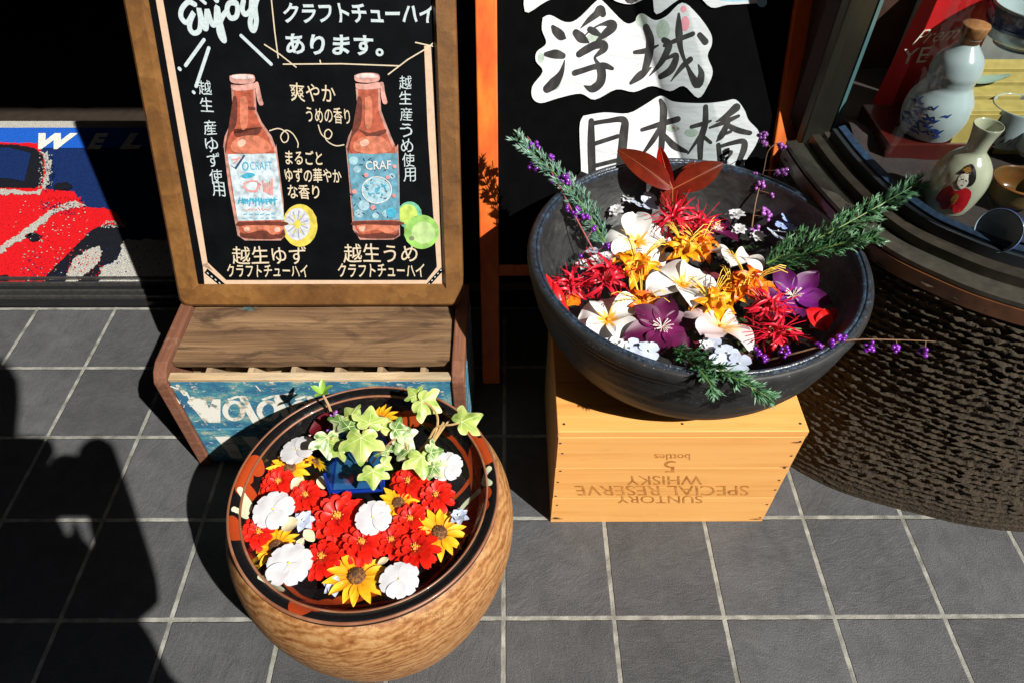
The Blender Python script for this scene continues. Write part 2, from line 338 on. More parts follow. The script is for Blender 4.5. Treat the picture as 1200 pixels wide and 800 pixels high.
# unseen blocks opposite, right and left and added eaves, sized to cut skylight
hb = thing('sky_block_opposite', 'tall dark rendered block added out of view across the street to cut skylight', 'building', (0, -3.5, 0))  # out of view, added to darken the sky behind the camera
b = MB(); b.box((-9.2, -5, 7), (23, 3, 14)); b.build('wall', mat('grey_render', (.06, .055, .05), .8, var=.15, vs=3), hb)
for i in range(6):
    for j in range(3):
        b = MB(); b.box((-15 + i * 3, -3.49, 1.6 + j * 3.2), (1.3, .03, 1.6)); b.build('window', mat('dark_glass', (.02, .022, .025), .15), hb)
b = MB(); b.box((8.4, -7.5, 4.1), (11, 2, 8.2)); o = b.build('sky_block_right', MATS['grey_render']); tag(o, 'unseen dark block added across the street to the right to cut skylight', 'building')  # unseen block, kept below the sun's path, hides low sky at right
hn = thing('sky_block_left', 'dark timber block added out of view on the left to shut out sky', 'building', (-3.2, -1, 0))  # unseen block, added tall and close to hide the left sky
b = MB(); b.box((-3.2, -1.0, 5), (2.4, 4.2, 10)); b.build('wall', mat('timber_wall', (.03, .022, .016), .8, var=.3, vs=8, stretch=(4, 4, .4)), hn)
ev = thing('added_eaves', 'unseen eaves added over the shop front to shut out overhead sky', 'eaves', (0, 1, 2.6))  # added above the view to hold back skylight, clear of the sun
b = MB(); b.prism([(-3, .0, 2.55), (4, .0, 2.55), (4, 1.2, 3.0), (-3, 1.2, 3.0)], [(-3, -.02, 2.62), (4, -.02, 2.62), (4, 1.2, 3.1), (-3, 1.2, 3.1)]); b.build('roof', MATS['timber_wall'], ev)

# ------------------------------------------------------------------ the welcome mat inside the doorway
MZ = .012
m_ = thing('welcome_mat', 'deep blue pile welcome mat with a red car woven in, inside the doorway', 'door mat', (-1.1, 1.3, 0))
mc = onz(0, 333, MZ); y0 = onz(60, 334, MZ).y; y1 = onz(60, 143, MZ).y; yb = onz(60, 174, MZ).y
pile = dict(rough=1., spec=.1, bump=1., bs=420, bdist=.004)
b = MB(); b.box((-1.05, (y0 + y1) / 2, MZ / 2 - .001), (1.16, y1 - y0, MZ)); b.build('pile', mat('mat_navy', (.006, .022, .10), var=.55, vs=170, **pile), m_)
def mz(px, py, l): return onz(px, py, MZ + .0012 * l)
b = MB(); yl = MZ + .0008; b.add([(-1.62, yb, yl), (-.48, yb, yl), (-.48, y1 - .03, yl), (-1.62, y1 - .03, yl)], [(0, 1, 2, 3)]); b.build('upper_band', mat('mat_blue', (.012, .10, .50), var=.45, vs=170, **pile), m_)
b = MB(); b.add([(-1.62, y1 - .03, yl), (-.48, y1 - .03, yl), (-.48, y1 + .002, yl), (-1.62, y1 + .002, yl)], [(0, 1, 2, 3)]); b.build('border', mat('mat_white', (.42, .41, .37), var=.5, vs=200, **pile), m_)
def q(x, y): return (x / 3.81, 130 + y / 3.81)
def ragged(mb, pts, l, amp=1.0, step=2.2):
    out = []
    for i in range(len(pts)):
        a, c = Vector(pts[i]), Vector(pts[(i + 1) % len(pts)]); n = max(1, int((c - a).length / step))
        for k in range(n):
            p = a.lerp(c, k / n); out.append((p.x + rnd.uniform(-amp, amp), p.y + rnd.uniform(-amp, amp) * .8))
    mb.poly([mz(x, y, l) for x, y in out])
def matp(name, m, polys, l, amp=.9):
    b = MB()
    for p in polys: ragged(b, [q(*c) for c in p], l, amp)
    b.build(name, m, m_)
red = mat('mat_red', (.62, .008, .012), var=.35, vs=170, **pile); blk = mat('mat_black', (.008, .009, .014), var=.5, vs=170, **pile)
matp('car_body', red, [[(-420, 150), (-200, 135), (100, 145), (165, 145), (205, 215), (205, 350), (330, 360), (375, 430), (470, 435), (525, 455), (550, 520), (480, 505), (400, 540), (330, 620), (200, 760), (60, 766), (-420, 766)],], 1)
matp('car_window', blk, [[(-380, 160), (60, 150), (150, 165), (195, 200), (190, 330), (150, 345), (-380, 345)]], 2)
matp('car_window_glass', MATS['mat_navy'], [[(-370, 172), (40, 165), (138, 190), (108, 315), (30, 300), (-370, 305)]], 3, .4)
matp('car_wheel', blk, [[(195, 752), (250, 690), (330, 610), (420, 525), (490, 508), (535, 530), (550, 580), (530, 665), (455, 690), (440, 765), (215, 768)]], 2)
matp('mat_ground', MATS['mat_white'], [[(555, 575), (520, 670), (450, 700), (440, 766), (900, 766), (860, 575)], [(300, 730), (330, 660), (395, 620), (440, 605), (458, 630), (440, 680), (390, 720), (340, 768), (290, 766)]], 3, 1.4)
matp('car_trim', MATS['mat_white'], [[(-300, 352), (20, 350), (150, 362), (185, 352), (180, 372), (0, 374), (-300, 372)], [(175, 185), (210, 185), (232, 230), (225, 285), (205, 345), (188, 345), (205, 270), (200, 215)], [(0, 610), (90, 545), (190, 470), (270, 420), (330, 400), (380, 425), (250, 450), (150, 545), (60, 600), (0, 640)]], 3, 2.2)
matp('car_lamp', blk, [[(235, 330), (300, 315), (325, 335), (310, 352), (240, 352)], [(110, 560), (150, 540), (190, 560), (170, 585), (130, 580)], [(0, 735), (35, 730), (40, 760), (0, 762)]], 3, 1.2)
for nm, mm, n, reg in (('red_fleck', red, 240, [(0, 500, 330, 250), (210, 380, 170, 60), (300, 620, 160, 130)]), ('white_fleck', MATS['mat_white'], 330, [(60, 400, 330, 190), (90, 600, 330, 160), (170, 190, 60, 160), (450, 490, 110, 30)]), ('navy_fleck', MATS['mat_navy'], 300, [(455, 590, 400, 170), (200, 200, 40, 160), (180, 400, 160, 60), (100, 640, 250, 120)])):
    b = MB()
    for i in range(n):
        x0, y0_, w, h = reg[i % len(reg)]; x = x0 + rnd.random() * w; y = y0_ + rnd.random() * h; s = rnd.uniform(1.5, 5)
        px, py = q(x, y); px2, py2 = q(x + s * 1.4, y + s); b.poly([mz(px, py, 4), mz(px2, py, 4), mz(px2, py2, 4), mz(px, py2, 4)][::-1])
    b.build(nm, mm, m_)
b = MB()
for ch, x0, x1, w in (('W', 160, 345, 0), ('E', 395, 480, 0), ('L', 540, 640, 0), ('C', 690, 780, 0)):
    BL = mz(*q(x0 - 8, 172), 2); BR = mz(*q(x1 - 12, 172), 2); TL = mz(*q(x0 + 12, 100), 2)
    put_text(b, ch, BL, BR, TL, bold=.06, shear=.25)
b.build('lettering', mat('mat_letter', (.75, .74, .64), var=.4, vs=200, **pile), m_)

# ------------------------------------------------------------------ soda crate under the chalkboard
SX0, SX1, SY0, SY1, SZ = -.488, -.060, .625, .80, .210
old = dict(var=.35, vs=9, bump=.7, bs=60, bdist=.003)
plank = wood('grey_plank', (.30, .19, .095), (.18, .10, .045), (.07, .034, .014), 'Y', (.5, 5, 5), 4, 9, .45, ((.042, .019, .008), 20, .50, (.5, 1.3, 1)), .8, .9, 0, (.30, .48, .66), .07, .16)
endw = wood('red_brown_board', (.24, .10, .05), (.16, .06, .03), (.09, .03, .015), 'Z', (4, .6, 4), 5, 6, .5, ((.28, .20, .13), 26, .60, (1, 1, 1)), .8, .7, 0, (.3, .5, .7), .10, .12)
sc = thing('soda_crate', 'weathered blue bottle crate under the chalkboard with flaking white letters', 'crate', (-.274, .70, 0))
for x in (SX0 + .009, SX1 - .009):
    b = MB(); out = [(SY0 - .004, .0), (SY1, .0), (SY1, SZ + .014), (SY0 + .02, SZ + .014), (SY0 + .006, SZ + .008), (SY0 - .004, SZ - .004), (SY0 - .004, SZ - .02)]
    b.prism([(x - .009, y, z) for y, z in out], [(x + .009, y, z) for y, z in out])
    o = b.build('end_board', endw, sc, bevel=.002)
def flaky():
    m = bpy.data.materials.new('flaky_blue'); m.use_nodes = True; N = m.node_tree.nodes; L = m.node_tree.links; B = N['Principled BSDF']
    tc = N.new('ShaderNodeTexCoord'); mp = N.new('ShaderNodeMapping'); mp.inputs['Scale'].default_value = (1, 1, 1.8); L.new(tc.outputs['Object'], mp.inputs[0])
    a = N.new('ShaderNodeTexNoise'); a.inputs['Scale'].default_value = 22; a.inputs['Detail'].default_value = 9; a.inputs['Roughness'].default_value = .68; L.new(mp.outputs[0], a.inputs[0])
    c1 = N.new('ShaderNodeValToRGB'); e = c1.color_ramp.elements; e[0].position = .36; e[0].color = (.36, .36, .27, 1); e[1].position = .44; e[1].color = (.07, .25, .29, 1)
    x = e.new(.52); x.color = (.03, .155, .25, 1); x = e.new(.68); x.color = (.018, .09, .20, 1); L.new(a.outputs[0], c1.inputs[0])
    s = N.new('ShaderNodeTexNoise'); s.inputs['Scale'].default_value = 70; s.inputs['Detail'].default_value = 8; s.inputs['Distortion'].default_value = 2; L.new(mp.outputs[0], s.inputs[0])
    k = N.new('ShaderNodeMapRange'); k.inputs[1].default_value = .60; k.inputs[2].default_value = .66; L.new(s.outputs[0], k.inputs[0])
    mx = N.new('ShaderNodeMix'); mx.data_type = 'RGBA'; L.new(k.outputs[0], mx.inputs[0]); L.new(c1.outputs[0], mx.inputs[6]); mx.inputs[7].default_value = (.52, .47, .36, 1)
    L.new(mx.outputs[2], B.inputs['Base Color']); B.inputs['Roughness'].default_value = .7
    bp = N.new('ShaderNodeBump'); bp.inputs['Strength'].default_value = .5; bp.inputs['Distance'].default_value = .002; L.new(s.outputs[0], bp.inputs['Height']); L.new(bp.outputs[0], B.inputs['Normal'])
    return m
fl = flaky()
zs = .093
b = MB(); b.box((-.274, SY0 + .006, zs / 2 + .004), (SX1 - SX0 - .038, .012, zs - .006)); b.build('front_board', fl, sc, bevel=.0015)
b = MB(); b.box((-.274, SY0 + .006, (zs + SZ - .006) / 2 + .001), (SX1 - SX0 - .038, .012, SZ - zs - .008)); up = b.build('front_board', fl, sc, bevel=.0015)
b = MB(); b.box((-.274, SY0 + .0065, SZ - .0035), (SX1 - SX0 - .038, .013, .006)); b.build('front_edge', mat('bare_edge', (.36, .24, .12), .8, col2=(.5, .4, .26), stretch=(.5, 2, 2), **old), sc, bevel=.001)
b = MB(); b.box((-.274, SY1 - .007, SZ / 2), (SX1 - SX0 - .038, .012, SZ - .002)); b.build('back_board', fl, sc)
b = MB(); b.box((-.274, (SY0 + SY1) / 2, .02), (SX1 - SX0 - .038, SY1 - SY0 - .03, .012)); b.build('bottom_board', plank, sc)
for i in range(6):
    x = SX0 + .065 + i * .0605; w = .007
    b = MB(); b.box((x, SY0 + .055, .105), (w, .084, .19 + rnd.uniform(-.004, .004))); b.build('divider', mat('divider_wood', (.24, .15, .08), .85, col2=(.40, .29, .17), **old), sc)
b = MB(); b.box((-.274, SY0 + .062, .10), (SX1 - SX0 - .04, .006, .185)); b.build('divider', MATS['divider_wood'], sc)
# lid: one board with a worn edge
b = MB()
def lidf(u, v): 
    x = SX0 + .020 + u * (SX1 - SX0 - .040); w = .0012 * math.sin(x * 60) + .001 * math.sin(x * 143 + 1)
    return Vector((x, (SY0 + .0265 + w * .4) + (v + 1) / 2 * (SY1 - SY0 - .029), SZ + .0065 + .0008 * math.sin(x * 30 + v * 3)))
b.grid(lidf, 60, 14); n0 = len(b.v)
b.add([lidf(i / 60, -1) for i in range(61)] + [lidf(i / 60, -1) - Vector((0, -.0005, .012)) for i in range(61)], [(i, i + 61, i + 62, i + 1) for i in range(60)])
b.build('lid_board', plank, sc)
b = MB()
for x, y, s in ((-.392, .757, .0085), (-.384, .752, .006), (-.397, .765, .004), (-.378, .758, .004)):
    p = [(x + s * (1 + .75 * rnd.uniform(-1, 1)) * math.cos(a), y + s * .55 * (1 + .75 * rnd.uniform(-1, 1)) * math.sin(a), SZ + .0078) for a in [k * .314 for k in range(20)]]; b.poly(p)
b.build('blue_paint_stain', mat('stain_blue', (.035, .09, .10), .8, col2=(.12, .08, .045), vs=220, fac=(.42, .58)), sc)
b = MB(); b.box((SX1 + .0006, (SY0 + SY1) / 2, SZ / 2 - .004), (.0012, SY1 - SY0 - .004, SZ - .03)); b.build('painted_side', fl, sc)
# letters, flaking, upside down in the photo
def flaky_white():
    m = bpy.data.materials.new('flaky_white'); m.use_nodes = True; N = m.node_tree.nodes; L = m.node_tree.links; B = N['Principled BSDF']
    tc = N.new('ShaderNodeTexCoord'); a = N.new('ShaderNodeTexNoise'); a.inputs['Scale'].default_value = 55; a.inputs['Detail'].default_value = 10; a.inputs['Roughness'].default_value = .7; L.new(tc.outputs['Object'], a.inputs[0])
    c = N.new('ShaderNodeValToRGB'); e = c.color_ramp.elements; e[0].position = .36; e[0].color = (.05, .2, .26, 1); e[1].position = .42; e[1].color = (.5, .42, .3, 1); x = e.new(.47); x.color = (.72, .71, .64, 1); L.new(a.outputs[0], c.inputs[0])
    L.new(c.outputs[0], B.inputs['Base Color']); B.inputs['Roughness'].default_value = .7; return m
fw = flaky_white()
b = MB(); Yf = SY0 - .0008
def fr(px, py): return ony(px, py, Yf)
def cq(x, y): return fr(185 + x / 6, 430 + y / 6)
b.poly([cq(*p) for p in [(205, 245), (235, 205), (330, 215), (360, 290), (385, 225), (440, 222), (440, 388), (330, 388), (260, 300)]])
nrm = Vector((0, -1, 0))
def cs(pts, w): b.stroke([cq(x, y) for x, y in pts], w, nrm)
def ring(cx, cy, rx, ry, w, a0=0, a1=6.283):
    cs([(cx + rx * math.cos(a0 + (a1 - a0) * k / 24), cy + ry * math.sin(a0 + (a1 - a0) * k / 24)) for k in range(25)], w)
for ox in (0, 240, 475, 700):
    ring(535 + ox, 305, 62, 62, .0040)
    cs([(600 + ox, 215), (640 + ox, 300), (690 + ox, 385)], [.0055, .006, .006])
    cs([(500 + ox, 225), (560 + ox, 205), (610 + ox, 215)], .0022)
for ox in (0, 190, 380): b.poly([cq(x + ox, y) for x, y in [(400, 488), (500, 485), (560, 560), (600, 640), (520, 640), (470, 570)]])
cs([(95, 135), (200, 175), (240, 250)], .0016); cs([(140, 130), (190, 190)], .003); cs([(690, 130), (720, 165)], .001); cs([(830, 200), (960, 180)], .0016); cs([(100, 190), (150, 250)], .002)
b.build('lettering', fw, up)

# ------------------------------------------------------------------ chalkboard leaning back on the crate
BP = Plane(.757, .2185, 25)
BU0, BU1, BH = -.486, -.066, .735
cb = thing('chalkboard', 'wooden framed chalkboard standing on the blue crate, chalk marker bottles and menu', 'chalkboard', (-.276, .757, .2185))
fwood = wood('board_frame_wood', (.235, .112, .028), (.155, .067, .015), (.075, .030, .007), 'Y', (1.5, 1.5, 1.5), 9, 10, .4, ((.065, .028, .007), 22, .50, (1, 1, 1)), .5, .4, .12, (.30, .48, .68), .08, .28)
def slab(mb, u0, u1, v0, v1, w0, w1): mb.prism([BP.P(u0, v0, w0), BP.P(u1, v0, w0), BP.P(u1, v1, w0), BP.P(u0, v1, w0)], [BP.P(u0, v0, w1), BP.P(u1, v0, w1), BP.P(u1, v1, w1), BP.P(u0, v1, w1)])
FWID = .0245
b = MB()
def rr(u0, u1, v0, v1, r, n=5):
    o = []
    for cu, cv, a0 in ((u1 - r, v1 - r, 0), (u0 + r, v1 - r, 90), (u0 + r, v0 + r, 180), (u1 - r, v0 + r, 270)):
        for k in range(n + 1): a = R(a0 + 90 * k / n); o.append((cu + r * math.cos(a), cv + r * math.sin(a)))
    return o
oo = rr(BU0, BU1, 0.004, BH, .014); ii = rr(BU0 + FWID, BU1 - FWID, .031, BH - FWID, .001); i2 = rr(BU0 + FWID + .005, BU1 - FWID - .005, .036, BH - FWID - .006, .001); n = len(oo)
vs = [BP.P(u, v, w) for ring_, w in ((oo, -.014), (oo, .006), ([(u + (.004 if u < -.27 else -.004), v + (.004 if v < .3 else -.004)) for u, v in oo], .010), (ii, .010), (i2, .001), (i2, -.004)) for u, v in ring_]
b.add(vs, [(j * n + i, j * n + (i + 1) % n, (j + 1) * n + (i + 1) % n, (j + 1) * n + i) for j in range(5) for i in range(n)])
b.build('frame', fwood, cb)
b = MB(); slab(b, BU0 + FWID, BU1 - FWID, .031, BH - FWID, -.012, 0); b.build('panel', mat('blackboard', (.0022, .0026, .0034), .55, var=.4, vs=14, spec=.07, bump=.06, bs=300), cb)
b = MB(); slab(b, BU0 + .06, BU0 + .085, .05, BH - .05, -.028, -.0145); slab(b, BU1 - .085, BU1 - .06, .05, BH - .05, -.028, -.0145); b.build('back_batten', MATS['dark_wood'], cb)
peach = mat('peach_paint', (0.515, 0.363, 0.251), .6, var=.08, vs=60)
white = mat('marker_white', (0.42, 0.492, 0.504), .5, var=.12, vs=150)
cream = mat('marker_cream', (0.528, 0.449, 0.317), .5, var=.1, vs=150)
def bp(x, y, l=1): return BP.px(x, y, .0004 * l)
def bstroke(mb, pts, w, l=1, sm=0):
    if sm: pts = smooth_curve(pts, sm)
    mb.stroke([bp(x, y, l) for x, y in pts], w, BP.n)
def bpoly(mb, pts, l=1): mb.poly([bp(x, y, l) for x, y in pts])
b = MB()
bpoly(b, [(178, -22), (186.5, -22), (217, 160), (226.5, 200), (243.5, 312), (260, 328), (500, 328), (512, 313), (501, 160), (497, 55), (505, 53), (510, 160), (518, 313), (519, 336), (500, 336), (239, 337), (237.5, 312), (217, 200)][:2] + [(191, 0), (226, 200), (243.5, 310), (250, 318), (237.5, 312), (217, 200), (182.5, 0)])
b.build('painted_border', peach, cb)
b = MB(); bpoly(b, [(237.5, 310), (243.5, 308), (265, 328.5), (500, 328.5), (500, 336.5), (240, 337)]); b.build('painted_border', peach, cb)
b = MB(); bpoly(b, [(500, 328.5), (512, 313), (501.5, 160), (497, 54), (505, 53), (510.5, 160), (518.5, 313), (520, 336.5), (500, 336.5)]); b.build('painted_border', peach, cb)
b = MB(); bpoly(b, [(239.5, 320), (243, 315), (266, 335), (260, 337)], 2); bpoly(b, [(502, 337), (499, 334), (517, 314), (519, 318)], 2); b.build('border_band', MATS['blackboard'], cb)
b = MB()
for i in range(5): bstroke(b, [(243 + i * 4.6, 320 + i * 3.8), (244 + i * 4.6, 321 + i * 3.8)], .0009, 3); bstroke(b, [(502.5 + i * 3.5, 333 - i * 4), (503 + i * 3.5, 332.6 - i * 4)], .0009, 3)
b.build('border_dots', white, cb)
LT = []
def btext(body, BL, BR, TL, m=None, bold=.0, wob=.006, name='lettering'):
    mb = MB(); put_text(mb, body, bp(*BL), bp(*BR), bp(*TL), bold, 0, wob); return mb.build(name, m or white, cb)
btext('クラフトチューハイ', (333, 27), (509, 28), (331, 3), bold=.028)
btext('あります。', (335, 64), (449, 66), (334, 40), bold=.028)
b = MB()
for ch, x, y in (('越', 241, 103), ('生', 243, 123), ('産', 247, 150), ('ゆ', 249, 170), ('ず', 251, 188), ('使', 254, 207), ('用', 257, 222)): put_text(b, ch, bp(x - 7.5, y + 8.5), bp(x + 7.5, y + 8.5), bp(x - 9.5, y - 8.5), .0, 0, .01)
b.build('lettering', white, cb)
b = MB()
for ch, x, y in (('越', 475, 97), ('生', 475, 115), ('産', 476, 134), ('う', 476, 153), ('め', 477, 171), ('使', 478.5, 188), ('用', 480, 205)): put_text(b, ch, bp(x - 7, y + 8), bp(x + 7.5, y + 8), bp(x - 7.5, y - 8), .0, 0, .01)
b.build('lettering', white, cb)
btext('爽やか', (341, 119), (394, 121), (339, 97), cream, .004)
btext('うめの香り', (360, 144), (411, 146), (358, 125), cream, .006)
btext('まるごと', (335, 193), (378, 194), (334, 176), cream, .012)
btext('ゆずの華やか', (335, 214), (401, 215), (333, 197), cream, .012)
btext('な香り', (338, 233), (375, 234), (336, 216), cream, .012)
btext('越生ゆず', (273, 310), (359, 310), (271, 289), cream, .004)
btext('クラフトチューハイ', (267, 325), (361, 325), (265.5, 310), cream, .012)
btext('越生うめ', (403, 308), (489, 308), (402, 286), cream, .004)
btext('クラフトチューハイ', (397, 325), (497, 325), (396, 309), cream, .012)
b = MB(); z3 = lambda x, y: (200 + x / 7.27, y / 7.27)
for pts in ([(205, 40), (150, 20), (95, 80), (90, 150), (140, 195), (195, 110), (165, 190), (165, 250), (200, 285), (245, 260), (255, 170), (240, 75), (262, 150), (290, 240), (305, 230), (310, 90), (335, 160), (360, 215), (385, 190), (395, 60), (420, 180), (455, 320), (455, 350), (425, 310), (410, 240), (440, 150), (475, 100)], [(560, 30), (500, 30), (480, 90), (510, 155), (560, 140), (570, 60), (540, 10)], [(620, 10), (610, 80), (635, 125), (680, 90), (690, 10)], [(745, -30), (720, 60), (730, 180), (710, 260), (685, 240), (680, 170), (720, 80)]):
    bstroke(b, [z3(*p) for p in pts], .0031, 1, 6)
bstroke(b, [(233.5, -2), (240.5, 4)], .002); bstroke(b, [(250, -4), (254, 1)], .003)
b.build('lettering', white, cb)
b = MB()
for pts, w in (([(239, 47), (217.5, 77)], .0022), ([(244.7, 56.5), (229.8, 101.5)], .0022), ([(282.5, 42), (317.8, 75.5)], .0021), ([(210, 80.5), (211, 81.6)], .0022), ([(226.5, 108), (227.5, 109)], .002)): bstroke(b, pts, w)
b.build('ray_marks', white, cb)
b = MB()
for pts in ([(317, -10), (322, 38), (326, 68)], [(310, 52.5), (328, 64), (347, 79)], [(332, 75.5), (400, 75), (468, 77.5)], [(375, 71), (376, 75)], [(455, 87.5), (478, 70), (500, 57), (511, 48)], [(487, 50), (512, 55.5)]): bstroke(b, pts, .0008)
b.build('line_work', cream, cb)
for pts in ([(316, 153.5), (327, 151), (337, 157), (337, 165), (332, 167), (329, 160), (335, 153), (343, 157), (349, 167), (349, 173)], [(373, 147), (377, 158), (385, 163), (389, 157), (385, 152), (380.5, 156), (383, 165), (393, 171), (403, 170)]):
    b = MB(); bstroke(b, pts, .00075, 1, 6); b.build('curl_line', cream, cb)
# painted bottles: stacked flat layers of paint
def paint(name, col, polys, l, sm=0):
    for i, p in enumerate(polys):
        mb = MB(); bpoly(mb, smooth_curve(p + [p[0]], sm)[:-1] if sm else p, l + .03 * i)
        mb.build(name, mat('paint_' + name, col, .55, var=.38, vs=55), cb)
c3 = lambda l: [(200 + x / 3.3333, 160 + y / 3.3333) for x, y in l]
c2 = lambda l: [(150 + x / 3, y / 3) for x, y in l]
bod1 = c2([(362, 300), (368, 380), (362, 430), (340, 480), (334, 520)]) + c3([(207, 40), (226, 200), (250, 330), (262, 388), (290, 407), (430, 407), (446, 390), (440, 250), (412, 30)]) + c2([(520, 520), (505, 480), (470, 430), (452, 390), (447, 300)])
ir1 = c2([(370, 305), (376, 380), (370, 435), (352, 480), (345, 520)]) + c3([(219, 40), (237, 200), (260, 328), (272, 378), (295, 395), (425, 395), (434, 380), (429, 250), (401, 30)]) + c2([(510, 520), (494, 482), (462, 432), (444, 390), (440, 305)])
bod2 = c2([(800, 300), (806, 380), (800, 430), (775, 480), (765, 520)]) + c3([(684, 40), (692, 120), (702, 240), (712, 365), (740, 404), (870, 404), (896, 388), (893, 150), (888, 30)]) + c2([(942, 520), (925, 480), (905, 430), (890, 390), (885, 300)])
ir2 = c2([(808, 305), (814, 380), (808, 435), (786, 482), (776, 520)]) + c3([(696, 40), (703, 120), (713, 240), (722, 360), (745, 392), (866, 392), (884, 380), (881, 150), (876, 30)]) + c2([(930, 520), (914, 482), (896, 432), (881, 390), (878, 305)])
paint('bottle_outline', (0.375, 0.188, 0.15), [bod1, bod2], 2)
paint('bottle_glass', (.33, .07, .035), [ir1, ir2], 3)
paint('bottle_shadow', (.10, .022, .012), [c2([(370, 340), (384, 350), (380, 440), (352, 485), (346, 540), (341, 520), (350, 470)]), c2([(425, 375), (445, 378), (444, 388), (400, 380)]), c2([(372, 455), (380, 470), (460, 460), (470, 448), (455, 475), (380, 482)]), c3([(262, 335), (440, 333), (440, 350), (268, 352)]), c3([(270, 375), (300, 380), (360, 368), (420, 385), (440, 360), (436, 398), (290, 398)]),
    c2([(808, 340), (822, 350), (818, 440), (786, 488), (776, 540), (772, 520), (786, 470)]), c2([(810, 455), (850, 468), (905, 455), (900, 472), (850, 484)]), c3([(713, 332), (892, 332), (892, 348), (716, 348)]), c3([(722, 372), (750, 384), (830, 375), (880, 385), (888, 360), (880, 396), (745, 396)])], 4, 3)
paint('bottle_gleam', (0.435, 0.135, 0.075), [c2([(392, 345), (418, 345), (420, 440), (396, 450)]), c2([(365, 500), (400, 480), (460, 480), (500, 510), (495, 535), (430, 542), (365, 532)]), c3([(275, 352), (310, 348), (430, 350), (436, 362), (400, 385), (360, 364), (300, 378)]), c2([(832, 345), (856, 345), (856, 440), (834, 446)]), c2([(795, 500), (830, 482), (890, 482), (922, 510), (918, 535), (850, 542), (795, 530)]), c3([(725, 350), (760, 345), (880, 350), (884, 365), (850, 380), (800, 366), (745, 378)])], 5, 4)
paint('bottle_highlight', (0.602, 0.35, 0.266), [c2([(385, 500), (402, 490), (415, 498), (405, 515), (388, 515)]), c2([(815, 500), (835, 490), (848, 500), (838, 514), (820, 514)]), c3([(285, 358), (305, 354), (308, 368), (290, 372)]), c3([(405, 358), (425, 356), (425, 372), (408, 372)]), c3([(735, 355), (760, 352), (755, 370), (740, 370)])], 6, 4)
paint('bottle_cap', (0.455, 0.234, 0.195), [c2([(357, 268), (380, 262), (430, 262), (445, 270), (442, 290), (400, 296), (362, 290)]), c2([(362, 298), (400, 300), (445, 292), (447, 312), (400, 320), (366, 316)]), c2([(447, 290), (458, 292), (470, 345), (476, 368), (462, 370), (452, 340)]), c2([(796, 266), (820, 258), (868, 258), (884, 266), (880, 286), (840, 292), (800, 286)]), c2([(800, 294), (840, 296), (884, 290), (886, 310), (840, 316), (804, 312)]), c2([(886, 290), (898, 292), (904, 330), (912, 362), (898, 366), (890, 340)])], 4, 3)
paint('bottle_cap_top', (0.546, 0.434, 0.409), [c2([(365, 267), (400, 262), (437, 268), (432, 278), (370, 278)]), c2([(804, 264), (840, 259), (876, 264), (872, 274), (808, 274)])], 5, 3)
paint('label_pale', (0.396, 0.475, 0.515), [c3([(222, 70), (411, 67), (444, 326), (262, 331)])], 4)
paint('label_blue', (0.0924, 0.238, 0.317), [c3([(692, 68), (888, 66), (894, 326), (716, 330)])], 4)
cy = mat('paint_cyan', (0.045, 0.3, 0.435), .5, var=.3, vs=90); pk = mat('paint_pink', (0.54, 0.225, 0.21), .5, var=.3, vs=90); wp = mat('paint_white', (0.527, 0.533, 0.533), .5, var=.15, vs=90)
b = MB(); put_text(b, 'CRAFT', bp(*c3([(312, 132)])[0], 5), bp(*c3([(397, 130)])[0], 5), bp(*c3([(310, 100)])[0], 5), .0); 
for k in range(9): a = k * .7; bstroke(b, c3([(292 + 11 * math.cos(a), 117 + 15 * math.sin(a)), (292 + 11 * math.cos(a + .7), 117 + 15 * math.sin(a + .7))]), .0009, 5)
bpoly(b, smooth_curve(c3([(272, 155), (300, 142), (330, 148), (318, 160), (290, 165), (272, 155)]), 4)[:-1], 5)
for i in range(14): x = 270 + i * 10.5; bstroke(b, c3([(x, 245 + rnd.uniform(-6, 6)), (x + rnd.uniform(-6, 8), 262 + rnd.uniform(-6, 10))]), .0011, 5); bstroke(b, c3([(x - 4, 252 + rnd.uniform(-8, 8)), (x + 9, 250 + rnd.uniform(-8, 8))]), .0009, 5)
for i in range(6): x = 285 + i * 22; bstroke(b, c3([(x, 304 + rnd.uniform(-3, 3)), (x + 14, 303 + rnd.uniform(-3, 3))]), .0006, 5); bstroke(b, c3([(x, 320 + rnd.uniform(-2, 2)), (x + 12, 319)]), .0005, 5)
b.build('label_print', cy, cb)
b = MB()
for i in range(9): a = i * .72; bstroke(b, c3([(318 + 30 * math.cos(a) - 8 * math.cos(a * 2), 195 + 22 * math.sin(a)), (318 + 34 * math.cos(a + 1), 195 + 22 * math.sin(a + 1))]), .0011, 5)
for i in range(5): bstroke(b, c3([(360 + i * 9, 175 + 9 * math.sin(i)), (365 + i * 8, 222 - 6 * math.cos(i))]), .0012, 5)
bstroke(b, c3([(240, 92), (275, 85)]), .0008, 5)
for i in range(8): x = 290 + i * 13; bstroke(b, c3([(x, 284 + rnd.uniform(-5, 5)), (x + 8, 286 + rnd.uniform(-5, 5))]), .0007, 5)
bstroke(b, c3([(248, 105), (262, 92), (268, 82)]), .001, 5)
for x, y, r in ((874, 118, 8), (764, 152, 9), (872, 232, 8), (718, 216, 10), (790, 278, 10), (848, 160, 8)): bpoly(b, c3([(x + r * math.cos(a * .6), y + r * math.sin(a * .6)) for a in range(10)]), 7)
b.build('label_print', pk, cb)
b = MB()
for x, y, r in ((805, 210, 56), (715, 95, 18), (728, 130, 15), (755, 270, 22), (735, 302, 18), (840, 302, 15), (800, 310, 13), (865, 155, 12)): bpoly(b, c3([(x + r * math.cos(a * .35), y + r * .9 * math.sin(a * .35)) for a in range(18)]), 5)
b.build('label_print', mat('paint_sky', (0.26, 0.409, 0.471), .5, var=.3, vs=90), cb)
